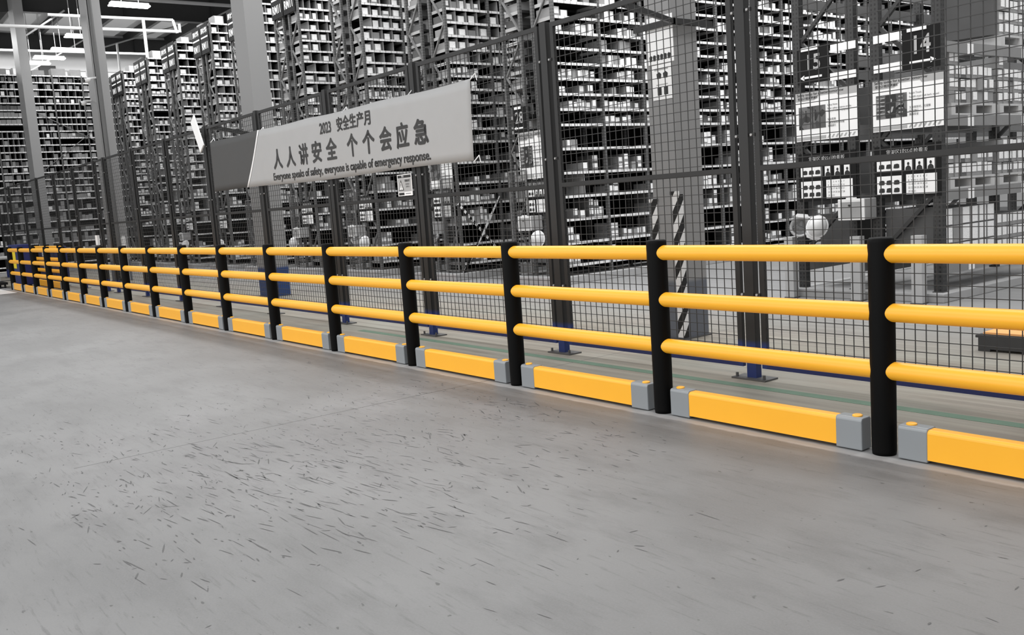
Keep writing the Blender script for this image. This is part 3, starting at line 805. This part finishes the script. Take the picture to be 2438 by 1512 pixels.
ENG2 = [('Safety Note:', .68), ('Enter safety distance and be', .61), ('wary of mobile equipment', .555), ('安全距离', .39), ('注意观察移动设备', .32), ('谨慎通行', .26)]
P14 = poster(-5.87, 1.885, .81, .565, 'white safety poster with dark truck photo, above the sign fourteen checkboard', 'Safety today for a better tomorrow', '安全让明天更美好', 0, lines=ENG)
poster(-6.88, 1.87, .815, .575, 'white safety poster with two-part street photo, above the sign fifteen checkboard', 'Safety today for a better tomorrow', '安全让明天更美好', 1, lines=ENG2)
poster(-12.32, 1.74, .73, .77, 'tall white safety poster with dark truck photo, under the sign twenty-eight', 'Safety today for a better tomorrow', '安全让明天更美好', 0, lines=ENG)
poster(-15.12, 1.70, .76, .75, 'white poster half hidden under the banner, next to the fence warning sign', 'Safety today for a better tomorrow', '安全让明天更美好', 2, lines=ENG2)
def checkboard(x0, z0, w, h, label, y=9.703, tape=True):
    """5S inspection board: dark panel, headline, photo sheets, portraits and a calendar"""
    t = thing('inspection_board', label, 'board', (x0, y, z0), 'inspection boards on the rack ends')
    q = MB(); q.box(0, 0, 0, w, .012, h); build('board', q, m_board, t)
    text('lettering', '货架区域5S点检看板', h * .10, m_pgrey, t, (w * .5, -.003, h * .87), .0005, .95)
    def paper(a, b, c, d, nm='sheet'):
        q = MB(); q.box(w * a, -.004, h * b, w * c, -.001, h * d); return build(nm, q, m_white, t)
    paper(.04, .52, .42, .71, 'photo_sheet'); paper(.04, .06, .42, .42, 'photo_sheet')
    q = MB()
    for (zz, n) in ((.56, 3), (.10, 3), (.25, 3)):
        for k in range(n): 
            a = w * (.07 + k * .115); z1 = h * zz; q.poly([(a, -.006, z1 + .004), (a + w * .02, -.006, z1), (a + w * .07, -.006, z1), (a + w * .09, -.006, z1 + .006), (a + w * .088, -.006, z1 + h * .075), (a + w * .06, -.006, z1 + h * .09), (a + w * .01, -.006, z1 + h * .08)])
    build('photo_print', q, m_ink, t, kind='stuff')
    for k in range(3):
        p = paper(.47 + k * .165, .50, .58 + k * .165, .71, 'portrait')
        q = MB(); cx = w * (.525 + k * .165); zc = h * .635
        q.poly([(cx + w * .018 * math.cos(j * .7), -.006, zc + h * .032 * math.sin(j * .7)) for j in range(9)])
        q.poly([(cx - w * .045, -.006, h * .51), (cx + w * .045, -.006, h * .51), (cx + w * .04, -.006, h * .565), (cx + w * .012, -.006, h * .60), (cx - w * .012, -.006, h * .60), (cx - w * .04, -.006, h * .565)])
        build('portrait_print', q, m_ink, p)
    c = paper(.49, .05, .94, .43, 'calendar')
    days = ['1   2   3   4   5   6   7', '8   9  10 11 12 13 14', '15 16 17 18 19 20 21', '22 23 24 25 26 27 28', '29 30 31']
    for k, s in enumerate(days): text('lettering', s, h * .05, m_ink, c, (w * .52, -.006, h * (.385 - k * .07)), 0, .9, 'LEFT')
    if tape:
        q = MB(); q.box(w * .06, -.006, h * .745, w * .42, -.001, h * .775); build('label_strip', q, m_white, t)
    return t
CB = checkboard(-5.86, 1.15, .77, .57, 'dark inspection board with calendar and portraits, under the sign fourteen')
copy_tree(CB, (-6.86, 1, 1.15)).location = (-6.86, 9.703, 1.15)
COL.objects[-1]
for o in list(COL.objects):
    if o.name == 'inspection_board.001': o['label'] = 'dark inspection board with calendar and portraits, under the sign fifteen'
CB28 = checkboard(-12.24, 1.15, .63, .57, 'dark inspection board with calendar, under the sign twenty-eight poster')
for i, nm in ((1, 'second'), (2, 'third'), (3, 'fourth'), (5, 'sixth'), (6, 'seventh')):
    copy_tree(CB28, (ROWX[i] - (.80 if i == 1 else .72), 9.703, 1.15), 'dark inspection board on the end of the %s shelving row from the right' % nm)
# first-aid / tool boxes
def kit_box(label):
    t = thing('first_aid_box', label, 'box', (-6.17, 9.46, .925), 'wall boxes under the inspection boards')
    q = MB(); q.box(0, 0, 0, .33, .24, .235); build('case', q, [m_boxg], t, bevel=.008)
    q = MB(); q.box(-.002, -.014, -.002, .332, 0, .237); d = build('door', q, m_box, t, bevel=.006)
    q = MB(); q.box(.035, -.018, .03, .295, -.013, .205); build('window', q, m_boxg, d)
    q = MB(); q.tube((.15, -.03, .165), (.15, -.016, .165), .012, 10); build('lock', q, m_ink, d)
    q = MB(); q.tube((.10, .0, .245), (.23, .0, .245), .008, 8); build('handle', q, m_box, d)
    return t
KB = kit_box('white-framed box with grey window hanging between the two near boards')
copy_tree(KB, (-12.14, 9.46, .90), 'white-framed box hanging under the board of sign twenty-eight')
for i, nm in ((1, 'second'), (2, 'third'), (3, 'fourth'), (6, 'seventh')):
    copy_tree(KB, (ROWX[i] - (.82 if i < 3 else .75), 9.46, .87), 'white-framed box on the end of the %s shelving row from the right' % nm)
# helmets
def helmet(label, loc, rot):
    t = thing('safety_helmet', label, 'helmet', loc, 'hard hats hanging on the rack ends'); t.rotation_euler = rot
    q = MB(); prof = [(.105 * math.cos(a), .13 * math.sin(a)) for a in [math.radians(9 * k) for k in range(11)]]
    q.lathe([(.122, -.008), (.124, .0), (.108, .004)] + prof, n=24); s = build('shell', q, m_helm, t, smooth=True); s.scale = (1.0, 1.22, 1.0)
    q = MB(); q.lathe([(.118, -.008), (.095, .0), (.09, .05), (.05, .09), (0, .10)], n=24); s = build('inner_shell', q, m_boxg, t, smooth=True); s.scale = (1.0, 1.22, 1.0)
    q = MB(); q.poly([(-.09, -.12, 0), (.09, -.12, 0), (.06, -.165, -.012), (-.06, -.165, -.012)]); q.poly([(-.06, -.165, -.014), (.06, -.165, -.014), (.09, -.12, -.006), (-.09, -.12, -.006)]); build('brim', q, m_helm, t)
    q = MB(); q.bar((-.09, 0, .03), (.09, 0, .03), .03, .004); q.bar((0, -.11, .03), (0, .11, .03), .03, .004); build('harness', q, m_hin, t)
    q = MB(); q.bar((-.08, .03, .0), (-.02, .06, -.12), .012, .003); q.bar((.08, .03, 0), (-.02, .06, -.12), .012, .003); build('chin_strap', q, m_hin, t)
    return t
HD = math.radians
H0 = helmet('white hard hat hanging upside down showing its harness, beside the near box', (-6.66, 9.42, .87), (HD(-125), HD(8), HD(30)))
copy_tree(H0, (-6.43, 9.42, .86), 'white hard hat hanging on its side with crown outwards, beside the near box', None, (HD(62), HD(24), HD(30)))
copy_tree(H0, (-11.62, 9.42, .76), 'white hard hat hanging beside the box of sign twenty-eight', None, (HD(68), 0, HD(35)))
copy_tree(H0, (-14.74, 9.42, .84), 'white hard hat hung like a bowl on the end of the second row', None, (HD(-158), HD(8), HD(40)))
copy_tree(H0, (-17.78, 9.42, .82), 'white hard hat hung like a bowl on the end of the third row', None, (HD(-160), 0, HD(40)))
copy_tree(H0, (-17.42, 9.42, .74), 'white hard hat with crown outwards on the end of the third row', None, (HD(72), 0, HD(35)))
copy_tree(H0, (-20.95, 9.42, .76), 'white hard hat on the end of the fourth row, under the box', None, (HD(68), 0, HD(40)))
copy_tree(H0, (-28.9, 9.42, .74), 'white hard hat on the end of the seventh row', None, (HD(68), 0, HD(35)))
copy_tree(H0, (-25.9, 9.42, .74), 'white hard hat on the end of the sixth row, near the leaning panel', None, (HD(68), 0, HD(35)))
# row-end name boards high on the racks
def end_sign(x0, label):
    t = thing('rack_sign', label, 'sign', (x0, 9.70, 6.08), 'name boards high on the rack ends')
    q = MB(); q.box(0, 0, 0, .62, .012, .80); build('sign_board', q, m_board, t)
    text('lettering', '原材料', .16, m_white, t, (.31, -.004, .61), .004, 1.0)
    q = MB(); q.box(.05, -.005, .42, .57, -.001, .46); build('underline', q, m_white, t)
    text('lettering', 'RM11', .26, m_white, t, (.31, -.004, .20), .006, .80)
    return t
ES = None
for i in range(1, 9):
    for k, dx in enumerate((-PW, -.66)):
        lab = 'dark board lettered RM11 high on the end of the %s row, %s one' % (ORD[i + 1], ('left', 'right')[k])
        if ES is None: ES = end_sign(ROWX[i] + dx, lab)
        else: copy_tree(ES, (ROWX[i] + dx, 9.70, 6.08), lab)
# hazard tape crossed over the second row's first bay
q = MB(); xx = ROWX[1] + .012
q.bar((xx, 9.72, 1.42), (xx, 10.75, .30), .003, .05); q.bar((xx + .004, 10.70, 1.5), (xx + .004, 9.72, .10), .003, .05)
tag(build('barrier_tape', q, m_tape), 'black and white tape crossed over the first bay of the second row', 'tape')

# ------------------------------------------------------------------ banner on the fence
BX0, BX1, BY = -14.60, -7.43, 5.335
def wave(x, z): return .012 * math.sin(x * 2.3 + z) * (1 - min(1, abs(z - 2.6) / 1.0)) * 0 + .010 * math.sin(x * 1.7 + .6) + .006 * math.sin(x * 5.1 + z * 2.0)
def ztop(x): t = (x - BX0) / (BX1 - BX0); return 2.652 - .054 * t - .022 * math.sin(math.pi * ((t * 4) % 1)) * .6
def zbot(x): t = (x - BX0) / (BX1 - BX0); return 1.862 - .048 * t + .012 * math.sin(t * 9)
ban = thing('banner', 'pale grey safety banner with Chinese slogan, dark left end, tied to the fence', 'banner', (0, BY, 0))
def cloth(name, m, xl_t, xl_b, xr_t, xr_b, z0=0.0, z1=1.0, off=0.0, nx=40):
    q = MB(); nz = 8
    for j in range(nz + 1):
        v = z0 + (z1 - z0) * j / nz
        for i in range(nx + 1):
            u = i / nx; xa = xl_b + (xl_t - xl_b) * v; xb = xr_b + (xr_t - xr_b) * v; x = xa + (xb - xa) * u
            z = zbot(x) + (ztop(x) - zbot(x)) * v; q.v.append((x, wave(x, z) + off - .02, z))
    for j in range(nz):
        for i in range(nx):
            a = j * (nx + 1) + i; q.f.append((a, a + 1, a + nx + 2, a + nx + 1)); q.m.append(0); q.uv += [(0, 0)] * 4
    o = build(name, q, m, ban, smooth=True); s = o.modifiers.new('thickness', 'SOLIDIFY'); s.thickness = .002; s.offset = 1
    return o
SL = (-12.60, -13.20)
cloth('pale_cloth', m_banner, SL[0], SL[1], BX1, BX1 - .04, nx=60)
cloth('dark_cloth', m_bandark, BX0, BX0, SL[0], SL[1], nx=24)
cloth('white_border', m_white, SL[0] - .03, SL[1] - .03, SL[0] + .02, SL[1] + .02, off=-.004, nx=2)
def banner_text(body, size, x, z, bold, sx, align='CENTER'):
    src = text_mesh(body, size, 0.0, sx, align); V = [tuple(v.co) for v in src.vertices]; F = [tuple(p.vertices) for p in src.polygons]
    vv, ff = [], []
    for k in range(8):                          # heavy strokes: the outline thickened by overlapping prints
        dx, dz = bold * math.cos(k * math.pi / 4), bold * math.sin(k * math.pi / 4); n = len(vv)
        vv += [(a + x + dx, 0, c + z + dz) for a, b, c in V]; ff += [tuple(n + i for i in f) for f in F]
    me = bpy.data.meshes.new('lettering'); me.from_pydata([(a, wave(a, c) - .027, c) for a, b, c in vv], [], ff); me.materials.append(m_banink); me.update()
    link('lettering', me, ban)
for ch, x in zip('人人讲安全个个会应急', (-12.04, -11.65, -11.25, -10.87, -10.48, -9.91, -9.51, -9.12, -8.74, -8.36)): banner_text(ch, .28, x, 2.165, .0085, 1.0)
banner_text('2023', .185, -10.59, 2.45, .004, .84)
for k, ch in enumerate('安全生产月'): banner_text(ch, .175, -10.20 + k * .178, 2.447, .005, 1.0)
banner_text('Everyone speaks of safety, everyone is capable of emergency response.', 0.138, -12.23, 1.95 , .0035, 1.0, 'LEFT')
eng = COL.objects[-1]
xs = [v.co.x for v in eng.data.vertices]; k_ = (-8.21 + 12.23) / (max(xs) + 12.23)
for v in eng.data.vertices:
    v.co.x = -12.23 + (v.co.x + 12.23) * k_; v.co.z -= .018 * (v.co.x + 12.23) / 4.0 * 1.0; v.co.y = wave(v.co.x, v.co.z) - .027
for x, z in ((-7.44, 2.6), (-8.6, 2.6), (-10.1, 2.6), (-12.6, 2.62), (-14.55, 2.65), (-7.47, 1.82), (-14.57, 1.87)):
    q = MB(); q.tube((x, -.02, z - .015), (x + .03, .03, z + .05), .006, 6); q.tube((x + .03, .03, z + .05), (x + .05, .03, z - .02), .005, 6); build('cord_tie', q, m_white, ban)
# warning sign on the fence
ws = thing('warning_sign', 'small pale warning sign with triangle hung on the fence below the banner', 'sign', (-9.0, 5.345, 1.54))
q = MB(); q.box(0, 0, 0, .30, .006, .235); build('sign_plate', q, m_white, ws)
q = MB(); flat(q, .012, .045, .288, .19, -.001); build('panel_print', q, m_pgrey, ws)
q = MB(); flat(q, .012, .195, .288, .226, -.001); flat(q, .016, .008, .13, .036, -.001); flat(q, .16, .02, .27, .026, -.001)
q.poly([(.02, -.002, .06), (.13, -.002, .06), (.075, -.002, .18)]); build('ink_print', q, m_ink, ws)
q = MB(); q.poly([(.036, -.003, .068), (.114, -.003, .068), (.075, -.003, .155)]); build('ink_print', q, m_white, ws)
q = MB(); flat(q, .070, .088, .080, .13, -.004); flat(q, .070, .073, .080, .081, -.004); build('ink_print', q, m_ink, ws)
text('lettering', '设备运行', .028, m_ink, ws, (.212, -.003, .163), .0006); text('lettering', '请勿靠近', .02, m_ink, ws, (.212, -.003, .125)); text('lettering', '注意安全', .02, m_ink, ws, (.212, -.003, .098)); text('lettering', '警告', .024, m_white, ws, (.12, -.003, .211))
# white panel leaning out from the corner post, with bracket
q = MB(); q.poly([(0, 0, 0), (.24, 0, 0), (-.03, 0, .50), (-.27, 0, .51)]); 
q = MB(); q.bar((-14.80, 5.26, 2.56), (-15.10, 5.26, 3.06), .02, .20)
wp = build('panel_face', q, m_white, None); lp = thing('antenna_panel', 'tilted white flat panel bracketed to the fence post left of the banner', 'panel', (0, 0, 0)); wp.parent = lp
q = MB(); q.bar((-14.93, 5.27, 2.8), (-14.93, 5.36, 2.76), .04); build('bracket', q, m_plate, lp)

# ------------------------------------------------------------------ posters on the nearest column
def col_sheet(x0, z0, w, h, label, kind):
    t = thing('paper_poster', label, 'poster', (x0, 6.452, z0), 'paper posters on the near column')
    q = MB(); q.box(0, 0, 0, w, .004, h); build('sheet', q, m_white, t)
    q = MB(); e = -.001
    if kind == 0:
        for k in range(6): q.poly([(.02 + k * .045, e, .03), (.05 + k * .045, e, .03), (.055 + k * .045, e, .075), (.03 + k * .045, e, .085), (.015 + k * .045, e, .07)])
    else:
        for a in (.06, .14): 
            flat(q, a, .04, a + .05, .11, e); q.poly([(a, e, .19), (a + .05, e, .19), (a + .055, e, .23), (a + .03, e, .25), (a - .005, e, .235)])
    build('ink_print', q, m_ink, t)
    if kind == 1:
        q = MB(); flat(q, .03, .265, .20, .285, e); flat(q, .05, .13, .19, .14, e); build('ink_print', q, m_pgrey, t)
col_sheet(-6.16, 2.56, .315, .42, 'crumpled pale paper poster on the near column, upper of the two', 0)
col_sheet(-6.12, 2.235, .24, .315, 'white paper poster with small figures on the near column, lower one', 1)

# ------------------------------------------------------------------ floor markings and marks
def strip(name, label, x0, y0, x1, y1, m, mk='floor line'):
    q = MB(); q.box(x0, y0, .0004, x1, y1, .0016); tag(build(name, q, m), label, mk)
strip('floor_line', 'worn green line painted on the floor along the fence', -9.8, 5.10, -1.2, 5.19, m_green)
strip('floor_line', 'white line painted across the floor at the barrier far end', -45, 3.68, -25.3, 4.05, m_lwhite)
strip('floor_patch', 'worn purple paint patch on the floor behind the rightmost kerb block', -2.35, 4.52, -1.1, 4.72, mat('purple_floor_paint', (104, 96, 138), .6, vary=.3, scale=14), 'floor patch')
for i in range(1, 8): strip('floor_line', 'thin red floor line in front of %s' % ROWL[i], ROWX[i] - PW - .2, 9.36, ROWX[i] + .5, 9.42, m_red)
strip('floor_line', 'thin red floor line in front of the row of sign twenty-eight', ROWX[0] - PW - .2, 9.36, ROWX[0] + .7, 9.42, m_red)
q = MB(); rs = random.Random(5)
def scuff(x, y, L, w, a):
    c, s = math.cos(a), math.sin(a); P = []
    for u, v in ((-.5, 0), (-.2, .5), (.25, .42), (.5, 0), (.2, -.5), (-.25, -.4)): P.append((x + c * u * L - s * v * w, y + s * u * L + c * v * w, .0009))
    q.poly(P)
for k in range(900):
    x = -3.4 - abs(rs.gauss(0, 1.7)) - (1.2 if rs.random() < .5 else 0); y = rs.uniform(.9, 3.9)
    scuff(x, y, rs.uniform(.015, .05) * rs.choice((1, 1, 1.6, 3)), rs.uniform(.003, .010), rs.gauss(0, .35))
for k in range(150):
    scuff(rs.uniform(-9, -.6), rs.uniform(.8, 4.0), rs.uniform(.012, .05), rs.uniform(.003, .009), rs.uniform(0, 3.1))
for k in range(260):
    scuff(-4.7 + rs.gauss(0, .9), 1.85 + rs.gauss(0, .5), rs.uniform(.05, .20), rs.uniform(.002, .006), rs.gauss(.12, .10))
tag(build('tyre_scuffs', q, m_scuff), 'dark rubber scuffs and scratches on the hall floor', 'scuffs', None, 'stuff')
# pallet with an orange load on the floor by the right picture edge
fp = pallet(-2.72, 7.15, 0, 'dark wooden pallet standing on the floor inside the fence at the right edge', 'floor pallets')
dk_cache = {}
for c in list(COL.objects):
    if c.parent is fp:
        if c.data.name not in dk_cache:
            k_ = c.data.name; dk_cache[k_] = c.data.copy(); dk_cache[k_].materials[0] = m_woodd
        c.data = dk_cache[c.data.name] if c.data.name in dk_cache else c.data
q = MB()
q.box(-.70, .02, 0, -.02, .98, .018); tag(build('load_sheet', q, m_orange, None, (-2.74, 7.15, .13)), 'orange-brown sheet lying on the floor pallet at the right edge', 'sheet')

# ------------------------------------------------------------------ lamps and pipes under the roof
def lamp(x, y, z, L, label):
    t = thing('ceiling_light', label, 'lamp', (x, y, z), 'hanging lamps under the roof')
    q = MB(); q.box(-.13, 0, .03, .13, L, .10); build('housing', q, m_pipe, t, bevel=.02)
    q = MB(); q.box(-.16, -.02, 0, .16, L + .02, .03); build('lens', q, m_lens, t)
    q = MB(); q.tube((0, L * .3, .1), (0, L * .3, 10.0 - z), .012, 6); q.tube((0, L * .75, .1), (0, L * .75, 10.0 - z), .012, 6); build('hanger_rod', q, m_pgrey, t, kind='stuff')
lamp(-28, 7.78, 7.63, 1.05, 'long glowing lamp nearest under the roof, top of the picture')
lamp(-36, 7.85, 7.72, 1.05, 'long glowing lamp left of the grooved column')
lamp(-33.2, 7.72, 7.68, .62, 'glowing lamp partly hidden by the grooved column, above its neighbour')
lamp(-37.4, 7.55, 7.66, 1.0, 'glowing lamp second lowest against the pale end wall')
lamp(-38.9, 7.45, 7.70, .9, 'thin glowing lamp lowest against the pale end wall')
q = MB(); q.tube((-32, 2.0, 7.62), (-32, 11.0, 7.80), .05, 12); tag(build('overhead_pipe', q, m_pipe), 'white horizontal pipe under the roof, lowest of the run', 'pipe')
q = MB(); q.tube((-32, 7.0, 8.10), (-32, 10.85, 8.17), .045, 12); q.tube((-32, 10.85, 8.17), (-32, 10.95, 7.75), .045, 12); q.tube((-32, 11.05, 8.05), (-32, 11.05, 7.78), .045, 12)
tag(build('overhead_pipe', q, m_pipe), 'white upper pipe with bent end under the roof', 'pipe')
q = MB(); q.tube((-31.9, 9.85, 8.15), (-31.9, 9.85, 6.6), .05, 12); tag(build('drop_pipe', q, m_pipe), 'white vertical pipe dropping in front of the ninth row', 'pipe')
q = MB(); q.tube((-40, 11.2, 8.8), (-40, 11.2, 6.9), .045, 12); tag(build('drop_pipe', q, m_pipe), 'white vertical pipe dropping behind the farthest shelving row', 'pipe')
for y in (7.0, 9.0): pass
q = MB(); q.tube((-44, -2, 8.95), (-44, 16, 9.15), .05, 10); tag(build('tie_rod', q, m_pgrey), 'grey tie rod spanning before the pale end wall', 'rod')
q = MB(); q.tube((-33, 2, 8.95), (-33, 16, 9.02), .06, 10); tag(build('tie_rod', q, m_pgrey), 'grey tie rod along the top picture edge', 'rod')
# cameras on the grooved column, pipe and switch beside it
def cctv(x, y, z, label):
    t = thing('security_camera', label, 'camera', (x, y, z), 'cameras on the grooved column')
    q = MB(); q.lathe([(0, -.09), (.06, -.07), (.085, -.02), (.085, .02), (0, .03)], n=16); build('dome', q, m_cctv, t, smooth=True)
    q = MB(); q.bar((0, 0, .02), (.0, .22, .05), .04); build('arm', q, m_cctv, t)
    q = MB(); q.tube((0, -.09, -.02), (0, -.06, -.02), .05, 12); build('lens', q, m_ink, t)
cctv(-25.55, 6.32, 5.20, 'white camera on the right side of the grooved column'); cctv(-26.12, 6.30, 4.70, 'dark-faced camera on the left side of the grooved column')
q = MB(); q.tube((-25.35, 6.55, .1), (-25.35, 6.55, 9.6), .055, 10); tag(build('drain_pipe', q, m_pipeg), 'grey pipe running up beside the grooved column', 'pipe')
q = MB(); q.box(-.09, -.05, 0, .09, 0, .22); tag(build('switch_box', q, m_white, None, (-22.28, 5.34, 1.05)), 'small white switch box on the fence by the grooved column', 'box')
# perforated post, hoop guard, cabinets at the far end
q = MB(); q.box(-.05, -.04, 0, .05, .04, 1.17); q.box(-.035, -.03, 1.17, .035, .03, 1.2)
tag(build('perforated_post', q, m_pole, None, (-23.55, 6.2, 0)), 'pale perforated post standing behind the fence near grooved column', 'post')
t = thing('hoop_guard', 'pale steel hoop guard on the floor at the far left', 'guard', (-32.4, 4.72, 0))
q = MB(); pts = [(-.0, 0, 0), (0, 0, .62), (.0, .08, .72), (0, .42, .72), (0, .5, .62), (0, .5, 0)]
for a, b in zip(pts, pts[1:]): q.tube(a, b, .055, 12)
build('hoop', q, m_bol, t)
q = MB(); q.box(-.1, -.1, 0, .1, .6, .015); build('foot_plate', q, m_plate, t)
t = thing('floor_trolley', 'low dark trolley base on the floor at the far left edge', 'trolley', (-28.6, 4.0, 0))
q = MB(); q.box(-.5, -.3, .09, .5, .3, .15); build('deck', q, m_board, t)
for sx in (-.4, .4):
    for sy in (-.24, .24):
        q = MB(); q.tube((sx - .0, sy - .02, .045), (sx, sy + .02, .045), .045, 12); build('wheel', q, m_ink, t)
t = thing('blue_cabinet', 'blue cabinet with a yellow notice at the far end of the barrier', 'cabinet', (-28.4, 4.55, 0))
q = MB(); q.box(-.55, 0, .05, .75, .30, 1.14); build('body', q, m_navy, t, bevel=.02)
q = MB(); q.box(-.02, -.008, .50, .42, -.001, 1.02); c = build('notice', q, m_ylabel, t); c['label'] = 'yellow notice'
q = MB(); q.box(-.5, .04, 0, .7, .26, .05); build('plinth', q, m_ink, t)
t = thing('control_kiosk', 'navy blue kiosk with white papers behind the short barrier', 'kiosk', (-29.2, 5.62, 0))
q = MB(); q.box(-2.0, 0, .05, .6, .35, 1.0); build('body', q, m_navy, t, bevel=.02)
q = MB(); q.box(-1.0, -.006, .72, .1, -.001, .86); build('paper', q, m_white, t)
q = MB(); q.box(-.9, -.006, .38, .1, -.001, .52); build('paper', q, m_white, t)
q = MB(); q.box(-1.9, .04, 0, .5, .3, .05); build('plinth', q, m_ink, t)
for t_, loc_ in ((ban, (-11.0, BY, 1.82)), (lp, (-14.93, 5.27, 2.56))):       # put the roots at the foot of their things
    d_ = Vector(loc_) - t_.location; t_.location = loc_
    for c in COL.objects:
        if c.parent is t_: c.location = c.location - d_
print('cartons as objects', CT['n'], 'objects', len(COL.objects), 'stuff polys', len(STUFF['f']))
